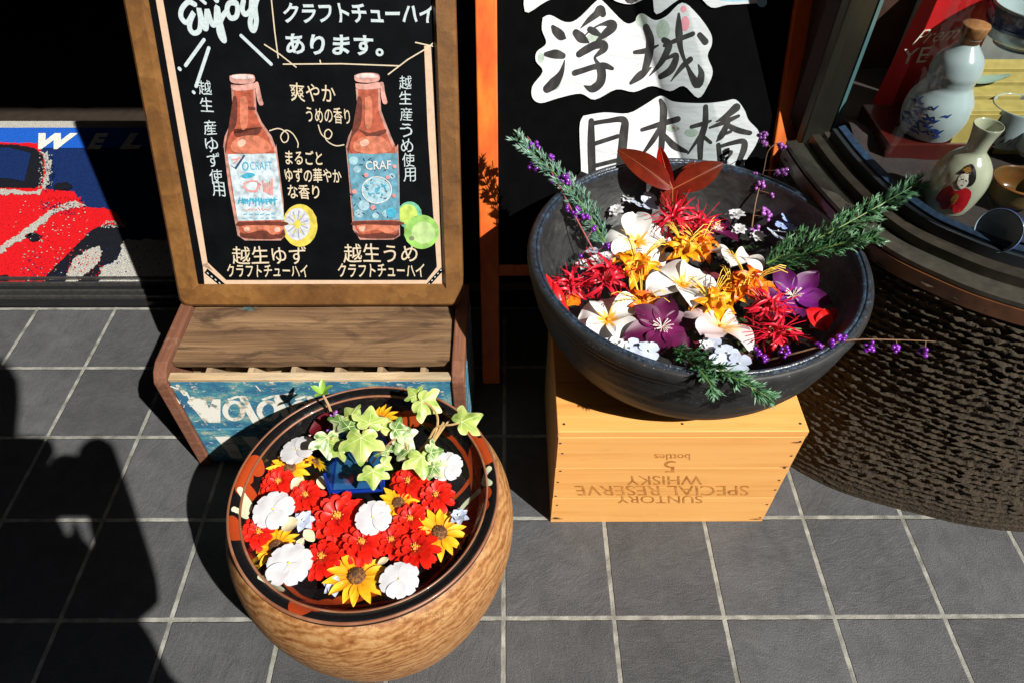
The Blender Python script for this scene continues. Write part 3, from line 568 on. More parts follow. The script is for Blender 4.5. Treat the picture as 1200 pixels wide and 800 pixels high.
b = MB(); put_text(b, 'CRAF', bp(*c3([(762, 132)])[0], 7), bp(*c3([(862, 128)])[0], 7), bp(*c3([(760, 98)])[0], 7), .01)
for k in range(20): a = k * .3142; bstroke(b, c3([(805 + 58 * math.cos(a), 210 + 52 * math.sin(a)), (805 + 58 * math.cos(a + .32), 210 + 52 * math.sin(a + .32))]), .0007, 7)
b.build('label_lettering', wp, cb)
b = MB(); bpoly(b, c3([(228, 110), (256, 130), (292, 75), (285, 72), (250, 122)]), 5); 
for i in range(26): x, y = 700 + rnd.random() * 170, 90 + rnd.random() * 225; bstroke(b, c3([(x, y), (x + rnd.uniform(-14, 14), y + rnd.uniform(-10, 10))]), .0007, 6)
b.build('label_ink', mat('paint_ink', (.02, .05, .10), .5), cb)
b = MB()
for i in range(18): x, y = 765 + rnd.random() * 80, 180 + rnd.random() * 60; bstroke(b, c3([(x, y), (x + rnd.uniform(-14, 14), y + rnd.uniform(-8, 8))]), .0009, 7)
bpoly(b, c3([(862 + 20 * math.cos(a * .35), 298 + 20 * math.sin(a * .35)) for a in range(18)]), 6)
b.build('label_print', cy, cb)
# yuzu slice and plums
def bdisc(mb, x, y, rx, ry, l, n=32): bpoly(mb, [(x + rx * math.cos(2 * math.pi * k / n) * (1 + .02 * math.sin(3 * k)), y + ry * math.sin(2 * math.pi * k / n)) for k in range(n)], l)
b = MB(); bdisc(b, 351.5, 264.5, 20.5, 25, 1); b.build('yuzu_slice', mat('paint_yellow', (0.527, 0.422, 0.062), .5, var=.25, vs=50), cb)
b = MB(); bdisc(b, 348.5, 263, 15, 19, 1.5); b.build('yuzu_pith', mat('paint_pith', (0.446, 0.471, 0.496), .5, var=.2, vs=90), cb)
b = MB()
for k in range(11): a = k * .571 + .2; bstroke(b, [(348.5 + 3 * math.cos(a), 263 + 3 * math.sin(a)), (348.5 + 12 * math.cos(a + .1), 263 + 15.5 * math.sin(a + .1))], [.0004, .0011], 1.8)
b.build('yuzu_segment', mat('paint_segment', (.24, .25, .36), .5, var=.3), cb)
b = MB(); bdisc(b, 348.5, 263, 4, 5, 2.1); 
for k in range(6): a = k * 1.05; bstroke(b, [(348.5, 263), (348.5 + 9 * math.cos(a), 263 + 12 * math.sin(a))], .0008, 2.1)
b.build('yuzu_core', MATS['paint_yellow'], cb)
b = MB(); bdisc(b, 480, 252.5, 14.5, 16, 1); b.build('green_plum', mat('paint_plum_blue', (0.12, 0.372, 0.252), .5, var=.3, vs=50), cb)
b = MB(); bdisc(b, 478, 251.5, 11, 12, 1.5); b.build('green_plum', mat('paint_plum_lime', (0.372, 0.492, 0.096), .5, var=.25, vs=50), cb)
b = MB(); bdisc(b, 494, 272, 20.5, 20, 2); b.build('green_plum', mat('paint_plum', (0.22, 0.429, 0.0928), .5, var=.3, vs=40), cb)
b = MB(); bdisc(b, 496, 273, 14, 13, 2.5); b.build('green_plum', mat('paint_plum_light', (0.348, 0.492, 0.204), .5, var=.25, vs=40), cb)
b = MB(); bdisc(b, 482.5, 279.5, 3, 2.6, 3); b.build('plum_stem_mark', mat('paint_stem', (.16, .18, .10), .5), cb)

# ------------------------------------------------------------------ vermilion poster stand
PP = Plane(.791, 0, 22)
ps = thing('poster_stand', 'red framed black signboard with brush written paper cut-outs behind the dark bowl', 'signboard', (.195, .791, 0))
redw = mat('vermilion_wood', (.74, .165, .02), .45, col2=(.56, .09, .014), var=.2, vs=9, stretch=(3, 3, .5), bump=.15, bs=60)
def pslab(mb, u0, u1, v0, v1, w0, w1): mb.prism([PP.P(u0, v0, w0), PP.P(u1, v0, w0), PP.P(u1, v1, w0), PP.P(u0, v1, w0)], [PP.P(u0, v0, w1), PP.P(u1, v0, w1), PP.P(u1, v1, w1), PP.P(u0, v1, w1)])
PH = .84
for u0, u1 in ((-.045, -.0145), (.4025, .434)):
    b = MB(); pslab(b, u0, u1, 0, PH, -.026, .004); b.build('post', redw, ps, bevel=.002)
b = MB(); pslab(b, -.0145, .4025, .198, .216, -.022, 0); b.build('lower_rail', redw, ps)
b = MB(); pslab(b, -.0145, .4025, PH - .03, PH, -.022, 0); b.build('upper_rail', redw, ps)
b = MB(); pslab(b, -.0145, .4025, .216, PH - .03, -.016, -.006); b.build('panel', mat('poster_black', (.0016, .0016, .0018), .7, var=.3, vs=20, spec=.03), ps)
def leg(u): return [PP.P(u, PH - .03, -.03), Vector((u, 1.13, 0))]
b = MB()
for u in (-.02, .41): b.tube([PP.P(u, .80, -.036), Vector((u, 1.139, .012))], .010, 4)
b.build('rear_leg', redw, ps)
def pp(x, y, l=0): return PP.px(x, y, -.0045 + .0004 * l)
pw = mat('brush_paper', (.60, .62, .64), .75, var=.05, vs=25, bump=.9, bs=9, bdist=.012, stretch=(.6, 1, 2))
A = [(636, 21), (645, 18), (662, 26), (676, 23), (697, 3), (703, 0), (709, 4), (731, 26), (743, 26), (752, 16), (767, 24), (781, 19), (799, 3.5), (816, 16), (832, 38), (834, 52), (829, 66), (835, 84), (829, 101), (818, 115), (801, 101), (785, 107), (764, 101), (743, 108), (722, 105), (697, 117), (680, 110), (655, 115), (634, 121), (624, 115), (624, 101), (636, 84), (628, 72), (629, 61), (640, 51), (635, 35)]
Bp = [(683.5, 136), (708, 132), (736, 133), (757, 122), (774, 112.5), (788, 119), (809, 121), (830, 121), (848, 119), (862, 117), (872, 129), (877, 141), (889, 155), (885, 171), (872, 191), (860, 214), (680, 214), (681, 200), (679, 150)]
Cp = [(617, -34), (615, 14), (640, 2), (668, -8), (700, -10), (722, 2), (741, 5), (763, -3), (769, 17), (795, 0), (815, -6), (833, 9), (852, 6), (870, 5), (897, 0), (906, -30)]
papers = []
for nm, P_ in (('paper_cutout', A), ('paper_cutout', Bp), ('paper_cutout', Cp)):
    mb = MB(); o = [pp(x, y) for x, y in smooth_curve(P_ + [P_[0]], 4)[:-1]]; cN = len(o)
    mb.poly(o); mb.poly([p + PP.n * .0012 for p in o]); mb.add(o + [p + PP.n * .0012 for p in o], [(i, (i + 1) % cN, cN + (i + 1) % cN, cN + i) for i in range(cN)])
    papers.append(mb.build(nm, pw, ps))
ink = mat('brush_ink', (.006, .006, .006), .6, col2=(.05, .046, .042), vs=35, stretch=(2, 2, .6), fac=(.45, .75))
PXM = 1 / 700                                      # rough metres to the pixel on that board, for stroke widths
def brush(mb, pts, sx, ox, oy, kw=1.0):
    f = smooth_curve(pts, 6); mb.stroke([pp(ox + x / sx, oy + y / sx, 4) for x, y, w in f], [max(.0004, abs(w)) / sx * kw * PXM * .58 for x, y, w in f], PP.n, 0, 5)
b = MB()
for s in ([(320, 212, 22), (345, 245, 46), (390, 285, 48), (422, 302, 6)], [(265, 425, 25), (300, 425, 40), (345, 425, 50), (398, 438, 34)], [(275, 695, 50), (330, 650, 62), (385, 570, 32), (412, 472, 5)], [(712, 110, 36), (690, 80, 52), (660, 112, 40), (600, 160, 28), (538, 220, 5)], [(500, 258, 40), (545, 300, 52), (598, 332, 12)], [(610, 232, 34), (645, 250, 38), (682, 272, 22)], [(575, 275, 7), (620, 235, 10), (690, 195, 12), (765, 185, 40), (790, 210, 48), (735, 260, 44), (650, 332, 6)], [(525, 425, 38), (580, 390, 44), (650, 355, 44), (712, 350, 46), (722, 382, 40), (680, 420, 26), (648, 455, 14), (685, 515, 26)], [(490, 572, 34), (560, 550, 32), (640, 525, 32), (720, 515, 36), (785, 538, 20)], [(692, 525, 50), (702, 590, 52), (685, 655, 50), (625, 695, 44), (565, 672, 6)]): brush(b, s, 6.667, 600, 0)
for s in ([(95, 246, 12), (150, 238, 18), (205, 214, 6)], [(148, 128, 22), (168, 190, 28), (160, 270, 28), (140, 340, 20)], [(78, 390, 12), (125, 352, 28), (172, 318, 5)], [(235, 214, 12), (300, 186, 16), (368, 160, 16)], [(232, 188, 18), (256, 215, 24), (222, 290, 20), (165, 356, 4)], [(240, 278, 8), (290, 260, 18), (268, 325, 26), (218, 360, 20)], [(302, 66, 8), (303, 150, 25), (312, 230, 16), (342, 312, 11), (388, 395, 30), (408, 350, 22), (394, 304, 4)], [(356, 280, 20), (320, 312, 18), (265, 382, 3)], [(400, 165, 18), (427, 197, 22)]): brush(b, s, 4, 720, 0)
b.build('brush_lettering', ink, papers[0])
b = MB()
for s in ([(693, 142, 5), (693, 168, 7), (694, 205, 7)], [(694, 145, 4), (712, 142, 4), (731, 141, 6), (731, 158, 8), (727, 196, 8)], [(696, 169, 4), (724, 160, 4)], [(696, 195, 4), (724, 188, 4)]): brush(b, s, 1, 0, 0)
for s in ([(216, 470, 12), (230, 510, 25), (228, 590, 25), (220, 700, 22)], [(130, 610, 14), (210, 585, 19), (297, 560, 22)], [(215, 600, 16), (180, 660, 20), (132, 724, 8)], [(230, 630, 14), (280, 685, 24), (338, 712, 12)], [(362, 596, 14), (420, 580, 16), (452, 568, 8)], [(428, 502, 18), (426, 580, 22), (405, 660, 24), (403, 745, 18)], [(402, 640, 16), (345, 722, 6)], [(415, 640, 14), (452, 670, 12)], [(572, 505, 30), (525, 545, 20), (478, 572, 5)], [(448, 600, 8), (520, 572, 18), (582, 545, 12)], [(540, 560, 14), (505, 632, 24), (480, 664, 5)], [(530, 588, 16), (580, 612, 20), (636, 625, 16)], [(490, 640, 10), (545, 618, 12)], [(488, 680, 16), (495, 755, 18)], [(490, 690, 12), (550, 672, 16), (604, 664, 20), (608, 700, 24), (580, 768, 18)], [(512, 724, 10), (548, 714, 14), (525, 750, 8)]): brush(b, s, 4, 720, 0)
b.build('brush_lettering', ink, papers[1])
def blot(name, col, lst, par):
    for x, y, rx, ry in lst:
        mb = MB(); mb.poly([pp(x + rx * math.cos(k * .4189), y + ry * math.sin(k * .4189), 3.4) for k in range(15)])
        mb.build(name, mat('print_' + name, col, .7, var=.15, vs=60), par)
blot('printed_green', (.36, .44, .37), [(752, 24, 7, 8), (777, 35, 8, 12), (634, 68, 4, 6), (650, 98, 7, 8), (700, 44, 12, 6)], papers[0])
blot('printed_pink', (.75, .28, .34), [(803, 28, 5, 9), (801, 11, 3.5, 4)], papers[0])
blot('printed_green', (.36, .44, .37), [(788, 151, 8, 4), (810, 156, 8, 5)], papers[1])
blot('printed_pink', (.75, .30, .36), [(789, 150, 1.6, 1.6), (795, 151.5, 1.6, 1.6)], papers[1])
blot('printed_blue', (.30, .55, .70), [(893, 3, 6, 6), (860, -2, 22, 4)], papers[2])
b = MB()
for s in ([(640, -12, 10), (700, -25, 14)], [(740, -6, 14), (755, -22, 14)]): brush(b, s, 1, 0, 0)
b.build('brush_lettering', ink, papers[2])

# ------------------------------------------------------------------ whisky crate
WX0, WX1, WY0, WY1, WZ = .063, .380, .521, .765, .229
wc = thing('wooden_crate', 'new pine bottle crate standing upside down under the dark bowl, burnt lettering', 'crate', (.22, .64, 0))
pine = wood('pine', (.78, .42, .135), (.74, .365, .10), (.58, .235, .052), 'Z', (.5, 4, 4), 3, 7, .34, ((.42, .16, .035), 22, .60, (.35, 2, 3)), .5, .15, .1, (.28, .50, .72), .09, .2)
pine2 = wood('pine_top', (.78, .41, .13), (.72, .335, .085), (.54, .21, .045), 'Y', (.5, 4, 4), 3, 7, .34, ((.42, .16, .035), 22, .60, (.35, 3, 2)), .5, .15, .1, (.28, .50, .72), .09, .2)
xm = (WX0 + WX1) / 2; wx = WX1 - WX0
zz = [0, .068, .146, .2165]
for i in range(3):
    b = MB(); b.box((xm, WY0 + .006, (zz[i] + zz[i + 1]) / 2), (wx - .0008 * i, .012, zz[i + 1] - zz[i] - .0002)); b.build('front_board', pine, wc, bevel=.0004)
for x in (WX0 + .006, WX1 - .006):
    b = MB(); b.box((x, (WY0 + WY1) / 2 + .006, .108), (.0118, WY1 - WY0 - .013, .2165)); b.build('side_board', pine, wc, bevel=.0009)
b = MB(); b.box((xm, WY1 - .006, .108), (wx - .026, .012, .2165)); b.build('back_board', pine, wc)
for i in range(3):
    d = (WY1 - WY0) / 3; b = MB(); b.box((xm, WY0 + d * (i + .5), WZ - .0062), (wx + .001, d - .0007, .012)); b.build('top_board', pine2, wc, bevel=.0012)
nail = mat('nail', (.06, .045, .04), .5, metal=.7)
b = MB()
for x, zs_ in ((WX0 + .006, (.012, .05, .075, .112, .140, .182, .205)), (WX1 - .006, (.012, .05, .09, .115, .146, .175, .208))):
    for z in zs_: b.disc((x + rnd.uniform(-.002, .002), WY0 - .0006, z), .0016, 10, Vector((0, -1, 0)))
for x in (WX0 + .008, xm, WX1 - .008): b.disc((x, WY0 + .012, WZ + .0005), .0017, 10)
b.build('nails', nail, wc)
b = MB()
for x, z, s in ((WX0 + .010, .010, .009), (WX0 + .008, .013, .006), (WX1 - .010, .007, .010), (WX1 - .008, .148, .006), (WX1 - .009, .205, .007)):
    b.stroke([(x - s, WY0 - .0003, z), (x, WY0 - .0004, z + .0004), (x + s, WY0 - .0003, z)], [.0004, .0016, .0003], nrm)
b.build('stain', mat('rust_stain', (.11, .035, .012), .7), wc)
def crate_text(body, x0, x1, y0, y1, bold=-.004):
    mb = MB(); Y = WY0 - .0004; y_ = lambda x, y: ony(x, y, Y)
    put_text(mb, body, y_(x1, y0), y_(x0, y0), y_(x1, y1), bold); return mb.build('lettering', burnt, wc)
burnt = mat('burnt_ink', (.36, .13, .02), .6, col2=(.60, .27, .065), vs=130, fac=(.4, .7))
crate_text('SUNTORY', 722.5, 823.5, 580.5, 589, 0); crate_text('SPECIAL RESERVE', 673, 877.5, 568.5, 580, 0); crate_text('WHISKY', 733.5, 823, 557, 567.5, 0); crate_text('5', 778.5, 792, 539.5, 553, 0); crate_text('bottles', 767, 809, 531.5, 538.5, 0)

# ------------------------------------------------------------------ the dark bowl
BX, BY, BZ = .238, .687, .385
def bowl_mat():
    m = mat('dark_stoneware', (.018, .018, .018), .55, var=.35, vs=26, bump=.35, bs=150, spec=.35, bdist=.0015)
    nt = m.node_tree; N = nt.nodes; L = nt.links; B = N['Principled BSDF']
    tc = N.new('ShaderNodeTexCoord'); vo = N.new('ShaderNodeTexVoronoi'); vo.inputs['Scale'].default_value = 260; L.new(tc.outputs['Object'], vo.inputs['Vector'])
    k = N.new('ShaderNodeMapRange'); k.inputs[1].default_value = .16; k.inputs[2].default_value = .10; L.new(vo.outputs['Distance'], k.inputs[0])
    w = N.new('ShaderNodeTexNoise'); w.inputs['Scale'].default_value = 30; L.new(tc.outputs['Object'], w.inputs[0]); w2 = math_node(N, L, 'GREATER_THAN', w.outputs[0], .56)
    f = math_node(N, L, 'MULTIPLY', k.outputs[0], w2)
    src = B.inputs['Base Color'].links[0].from_socket; mx = N.new('ShaderNodeMix'); mx.data_type = 'RGBA'; L.new(f, mx.inputs[0]); L.new(src, mx.inputs[6]); mx.inputs[7].default_value = (.25, .26, .27, 1); L.new(mx.outputs[2], B.inputs['Base Color'])
    return m
bw = thing('stoneware_bowl', 'large dark stoneware bowl of water on the pine crate, brimming with flowers', 'bowl', (BX, BY, .2295))
def throw(v, a, i): return v * (1 + .0022 * math.sin(i * 2.1) * math.sin(a * 2 + i)) if False else v
prof = smooth_curve([(.0, .2300), (.115, .2300), (.128, .2315), (.160, .250), (.186, .283), (.201, .320), (.209, .355), (.2112, .368), (.2132, .372), (.2135, .378), (.2110, .3835), (.2075, .3850)], 5)
prof = [(r + (.0008 * math.sin(z * 520) if r > .1 and z < .365 else 0), z) for r, z in prof]
b = MB(); b.lathe(prof, (BX, BY, 0), 128); b.build('body', bowl_mat(), bw, smooth=True)
pin = smooth_curve([(.1975, .3800), (.1945, .368), (.184, .343), (.166, .315), (.138, .285), (.09, .262), (0.0, .254)], 5)
b = MB(); b.lathe(pin, (BX, BY, 0), 128); b.build('inside', mat('bowl_inside', (.022, .022, .022), .45, var=.5, vs=22, bump=.35, bs=110, col2=(.09, .09, .085), fac=(.56, .8), stretch=(1, 1, 2)), bw, smooth=True)
b = MB(); b.lathe(smooth_curve([(.2075, .3850), (.2045, .3856), (.2030, .3838), (.2010, .3850), (.1985, .3840), (.1975, .3800)], 4), (BX, BY, 0), 160); b.build('rim', mat('blue_glaze', (.016, .024, .036), .34, var=.6, vs=90, bump=.6, bs=260, col2=(.04, .075, .125), fac=(.5, .75), spec=.7), bw, smooth=True)
WL = .318
b = MB(); b.disc((BX, BY, WL), .1675, 96); b.build('water', clear('bowl_water', (.92, .95, .95), 1.33, .02, .25, 28), bw)

# ------------------------------------------------------------------ wooden brazier and lacquer tray
HX, HY = -.165, .429
hb_ = thing('wooden_brazier', 'round hollowed wooden brazier with swirling light brown grain under the lacquer tray', 'brazier', (HX, HY, 0))
def burr():
    m = bpy.data.materials.new('burr_wood'); m.use_nodes = True; N = m.node_tree.nodes; L = m.node_tree.links; B = N['Principled BSDF']
    tc = N.new('ShaderNodeTexCoord'); mp = N.new('ShaderNodeMapping'); mp.inputs['Scale'].default_value = (1, 1, 1.5); mp.inputs['Rotation'].default_value = (.25, .3, 0); L.new(tc.outputs['Object'], mp.inputs[0])
    nz = N.new('ShaderNodeTexNoise'); nz.inputs['Scale'].default_value = 9; nz.inputs['Detail'].default_value = 3; L.new(mp.outputs[0], nz.inputs[0])
    wv = N.new('ShaderNodeTexWave'); wv.wave_type = 'BANDS'; wv.bands_direction = 'Z'; wv.inputs['Scale'].default_value = 20; wv.inputs['Distortion'].default_value = 13; wv.inputs['Detail'].default_value = 4; wv.inputs['Detail Scale'].default_value = 1.3; L.new(mp.outputs[0], wv.inputs[0])
    n2 = N.new('ShaderNodeTexNoise'); n2.inputs['Scale'].default_value = 120; n2.inputs['Detail'].default_value = 7; n2.inputs['Roughness'].default_value = .75; L.new(mp.outputs[0], n2.inputs[0])
    n3 = N.new('ShaderNodeTexNoise'); n3.inputs['Scale'].default_value = 24; n3.inputs['Detail'].default_value = 8; n3.inputs['Distortion'].default_value = 1.5; L.new(mp.outputs[0], n3.inputs[0])
    n3.inputs['Scale'].default_value = 16; n3.inputs['Distortion'].default_value = 2.2
    s = math_node(N, L, 'ADD', math_node(N, L, 'MULTIPLY', wv.outputs[0], .14), math_node(N, L, 'ADD', math_node(N, L, 'MULTIPLY', n2.outputs[0], .55), math_node(N, L, 'MULTIPLY', n3.outputs[0], .33)))
    c = N.new('ShaderNodeValToRGB'); e = c.color_ramp.elements; e[0].position = .34; e[0].color = (.14, .045, .009, 1); e[1].position = .68; e[1].color = (.42, .25, .105, 1); x = e.new(.46); x.color = (.26, .105, .028, 1); x = e.new(.54); x.color = (.34, .165, .055, 1); L.new(s, c.inputs[0])
    n6 = N.new('ShaderNodeTexNoise'); n6.inputs['Scale'].default_value = 26; n6.inputs['Detail'].default_value = 5; n6.inputs['Distortion'].default_value = 2.5; L.new(mp.outputs[0], n6.inputs[0])
    cr_ = N.new('ShaderNodeMapRange'); cr_.inputs[1].default_value = .0; cr_.inputs[2].default_value = .022; cr_.inputs[3].default_value = .85; cr_.inputs[4].default_value = 0; L.new(math_node(N, L, 'ABSOLUTE', math_node(N, L, 'SUBTRACT', n6.outputs[0], .5)), cr_.inputs[0])
    gate = N.new('ShaderNodeMapRange'); gate.inputs[1].default_value = .45; gate.inputs[2].default_value = .6; L.new(nz.outputs[0], gate.inputs[0])
    mxc = N.new('ShaderNodeMix'); mxc.data_type = 'RGBA'; L.new(math_node(N, L, 'MULTIPLY', cr_.outputs[0], gate.outputs[0]), mxc.inputs[0]); L.new(c.outputs[0], mxc.inputs[6]); mxc.inputs[7].default_value = (.15, .05, .012, 1)
    L.new(mxc.outputs[2], B.inputs['Base Color']); B.inputs['Roughness'].default_value = .6
    bp = N.new('ShaderNodeBump'); bp.inputs['Strength'].default_value = .5; bp.inputs['Distance'].default_value = .002; L.new(s, bp.inputs['Height']); L.new(bp.outputs[0], B.inputs['Normal'])
    return m
b = MB(); b.lathe(smooth_curve([(0, .001), (.118, .001), (.128, .006), (.146, .045), (.162, .105), (.1695, .160), (.1680, .200), (.1600, .226), (.1535, .2345), (.1480, .2340), (.1440, .226), (.138, .19), (.11, .15), (0, .14)], 6), (HX, HY, 0), 128, lambda v, a, i: Vector((v.x * (1 + .006 * math.sin(a * 3 + 1)), v.y * (1 + .006 * math.sin(a * 3 + 1)), v.z)))
b.build('body', burr(), hb_, smooth=True)
TZ = .245
ty = thing('lacquer_tray', 'shallow black lacquer tray of water with painted red flowers, sitting in the wooden brazier', 'tray', (HX, HY, .2))
def lacquer():
    m = bpy.data.materials.new('lacquer'); m.use_nodes = True; N = m.node_tree.nodes; L = m.node_tree.links; B = N['Principled BSDF']
    tc = N.new('ShaderNodeTexCoord'); wob = N.new('ShaderNodeTexNoise'); wob.inputs['Scale'].default_value = 14; wob.inputs['Detail'].default_value = 2; L.new(tc.outputs['Object'], wob.inputs[0])
    va = N.new('ShaderNodeVectorMath'); va.operation = 'MULTIPLY_ADD'; va.inputs[1].default_value = (.018, .018, 0); L.new(wob.outputs[1], va.inputs[0])
    sb = N.new('ShaderNodeVectorMath'); sb.operation = 'SUBTRACT'; L.new(tc.outputs['Object'], sb.inputs[0]); sb.inputs[1].default_value = (.009, .009, 0); L.new(sb.outputs[0], va.inputs[2])
    sp = N.new('ShaderNodeSeparateXYZ'); L.new(va.outputs[0], sp.inputs[0]); X, Y = sp.outputs[0], sp.outputs[1]
    def disc(cx, cy, r):
        dx = math_node(N, L, 'SUBTRACT', X, cx); dy = math_node(N, L, 'SUBTRACT', Y, cy)
        d = math_node(N, L, 'SQRT', math_node(N, L, 'ADD', math_node(N, L, 'MULTIPLY', dx, dx), math_node(N, L, 'MULTIPLY', dy, dy)))
        return math_node(N, L, 'LESS_THAN', math_node(N, L, 'DIVIDE', d, r), 1)
    def mx(l):
        o = l[0]
        for q_ in l[1:]: o = math_node(N, L, 'MAXIMUM', o, q_)
        return o
    def w(px, py): p = onz(px, py, .232); return p.x - HX, p.y - HY
    def chain(pts, r, n=6): return [disc(*w(*p), r) for p in smooth_curve(pts, n)]
    reds = [disc(*w(*p), r) for p, r in (((472, 488), .0155), ((484, 484), .011), ((462, 483), .010), ((562, 533), .0175), ((572, 541), .012), ((284, 566), .0155), ((298, 551), .013), ((290, 580), .010), ((560, 596), .0135), ((548, 611), .013), ((566, 582), .012), ((355, 712), .014), ((374, 708), .014), ((394, 702), .013), ((280, 632), .011), ((272, 622), .012))]
    reds += chain([(545, 505), (556, 520), (561, 548), (563, 575), (558, 590)], .0042, 7) + chain([(530, 575), (545, 563), (556, 548)], .003, 6) + chain([(405, 700), (425, 690), (440, 684)], .005, 5)
    rr_ = math_node(N, L, 'SQRT', math_node(N, L, 'ADD', math_node(N, L, 'MULTIPLY', X, X), math_node(N, L, 'MULTIPLY', Y, Y)))
    an = N.new('ShaderNodeMath'); an.operation = 'ABSOLUTE'; L.new(math_node(N, L, 'SUBTRACT', rr_, .1265), an.inputs[0]); reds.append(math_node(N, L, 'LESS_THAN', an.outputs[0], .0022))
    pale = chain([(285, 583), (290, 592), (287, 603)], .0034, 5) + chain([(278, 604), (288, 606)], .0030, 3) + chain([(576, 556), (571, 564), (577, 572)], .0036, 4) + chain([(564, 571), (548, 583), (536, 596)], .0030, 7) + chain([(312, 682), (320, 686), (328, 690)], .0045, 4)
    R_ = N.new('ShaderNodeMix'); R_.data_type = 'RGBA'; R_.inputs[6].default_value = (.006, .0055, .006, 1)
    nr = N.new('ShaderNodeValToRGB'); nr.color_ramp.elements[0].color = (.20, .022, .006, 1); nr.color_ramp.elements[1].color = (.44, .06, .012, 1); L.new(wob.outputs[0], nr.inputs[0])
    L.new(nr.outputs[0], R_.inputs[7]); L.new(mx(reds), R_.inputs[0])
    P_ = N.new('ShaderNodeMix'); P_.data_type = 'RGBA'; L.new(R_.outputs[2], P_.inputs[6]); P_.inputs[7].default_value = (.56, .58, .40, 1); L.new(mx(pale), P_.inputs[0])
    # worn scuffs
    n3 = N.new('ShaderNodeTexNoise'); n3.inputs['Scale'].default_value = 130; n3.inputs['Detail'].default_value = 6; L.new(tc.outputs['Object'], n3.inputs[0])
    L.new(P_.outputs[2], B.inputs['Base Color']); rg = N.new('ShaderNodeMapRange'); rg.inputs[1].default_value = .3; rg.inputs[2].default_value = .75; rg.inputs[3].default_value = .10; rg.inputs[4].default_value = .34; L.new(n3.outputs[0], rg.inputs[0]); L.new(rg.outputs[0], B.inputs['Roughness'])
    B.inputs['Coat Weight'].default_value = .6; B.inputs['Coat Roughness'].default_value = .08
    bp_ = N.new('ShaderNodeBump'); bp_.inputs['Strength'].default_value = .25; bp_.inputs['Distance'].default_value = .001; L.new(n3.outputs[0], bp_.inputs['Height']); L.new(bp_.outputs[0], B.inputs['Normal'])
    return m
lac = lacquer()
pr = smooth_curve([(.1535, .2365), (.1545, .241), (.1520, .2448), (.147, .2452), (.1410, .2425), (.1385, .238), (.134, .229), (.126, .220), (.11, .213), (.06, .209), (0, .2085)], 6)
b = MB(); b.lathe(pr, (HX, HY, 0), 160); b.lathe(smooth_curve([(0, .2035), (.09, .205), (.128, .214), (.143, .229), (.1535, .2365)], 4), (HX, HY, 0), 96); b.build('body', lac, ty, smooth=True)
edge = mat('bare_lacquer_edge', (.20, .075, .035), .4, col2=(.34, .16, .09), vs=30, fac=(.45, .7), coat=.4)
for r, z, t in ((.1528, .2440, .0018), (.1405, .2418, .0016)):
    b = MB(); b.lathe([(r + t * math.cos(a), z + t * math.sin(a)) for a in [k * math.pi / 4 for k in range(9)]], (HX, HY, 0), 160); b.build('worn_edge', edge, ty, smooth=True)
TWL = .2235
b = MB(); b.disc((HX, HY, TWL), .1285, 96); b.build('water', clear('tray_water', (.9, .92, .92), 1.33, .015, .12, 26), ty)

# ================================================================== FLOWERS
def petal(mb, az, L, Wd, prof, base=.0, lift=0., curl=0., cup=0., fold=0., wob=.0, nu=8, nv=6, z0=0., notch=0.):
    Rz = Matrix.Rotation(az, 3, 'Z'); k = rnd.random() * 9; L *= 1 + rnd.uniform(-.06, .06)
    def f(u, v):
        w = Wd * prof(u) * v; x = base + L * (u - notch * (1 - abs(v)) * u ** 4)
        z = z0 + lift * L * u + curl * L * u * u + cup * Wd * v * v * math.sin(math.pi * min(1, u * 1.0)) - fold * Wd * abs(v) * u + wob * L * math.sin(u * 6 + k + v * 3) * u
        return Rz @ Vector((x, w, z))
    tt = rnd.uniform(-.10, .10)
    mb.grid(f, nu, nv, lambda u, v: min(1, max(0, u + tt * min(1, u * 3) + .06 * math.sin(v * 9 + k))))
P_ROUND = lambda u: max(.16, math.sin(math.pi * min(1, u ** .8 * .62 + .05)) if u < .75 else math.sqrt(max(0.02, 1 - ((u - .72) / .285) ** 2)) * .99)
P_OVAL = lambda u: max(.10, math.sin(math.pi * (u * .93 + .03)) ** .75)
P_POINT = lambda u: max(.03, math.sin(math.pi * (u ** .85 * .97 + .02)) ** .9)
P_STRAP = lambda u: max(.12, (1 - (2 * u - 1.05) ** 4 * .9)) if u < .97 else .35
P_SPAT = lambda u: max(.12, .25 + .85 * math.sin(math.pi * min(1, u * .72)) ** 1.6) if u < .9 else max(.1, 1.1 * math.sqrt(max(0, 1 - ((u - .88) / .125) ** 2)))
# materials of petals
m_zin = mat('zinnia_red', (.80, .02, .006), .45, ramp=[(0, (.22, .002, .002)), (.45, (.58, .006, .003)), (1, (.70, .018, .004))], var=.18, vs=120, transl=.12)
m_yel = mat('sun_yellow', (.85, .42, .01), .5, ramp=[(0, (.70, .24, .004)), (.5, (.88, .45, .010)), (1, (.92, .55, .03))], var=.12, vs=120, transl=.15)
m_brn = mat('disc_brown', (.07, .026, .008), .8, col2=(.24, .10, .02), vs=300, bump=.8, bs=500, fac=(.45, .6))
m_whi = mat('petal_white', (.64, .64, .66), .5, var=.05, vs=60, transl=.15, bump=.15, bs=90)
m_eye = mat('eye_yellow', (.80, .66, .10), .5)
m_pale = mat('floret_pale_blue', (.48, .54, .68), .5, var=.08, vs=80, transl=.12)
m_blue = mat('floret_blue', (.30, .40, .70), .5, var=.12, vs=80, transl=.12)
m_plu = mat('plumeria_white', (.86, .82, .76), .45, ramp=[(0, (.80, .30, .01)), (.13, (.84, .46, .05)), (.22, (.74, .71, .67)), (1, (.76, .755, .75))], transl=.15, var=.03, vs=50)
m_plp = mat('plumeria_pink', (.86, .72, .72), .45, ramp=[(0, (.85, .40, .04)), (.18, (.86, .60, .3)), (.34, (.68, .57, .55)), (1, (.68, .54, .56))], transl=.15, var=.05, vs=50)
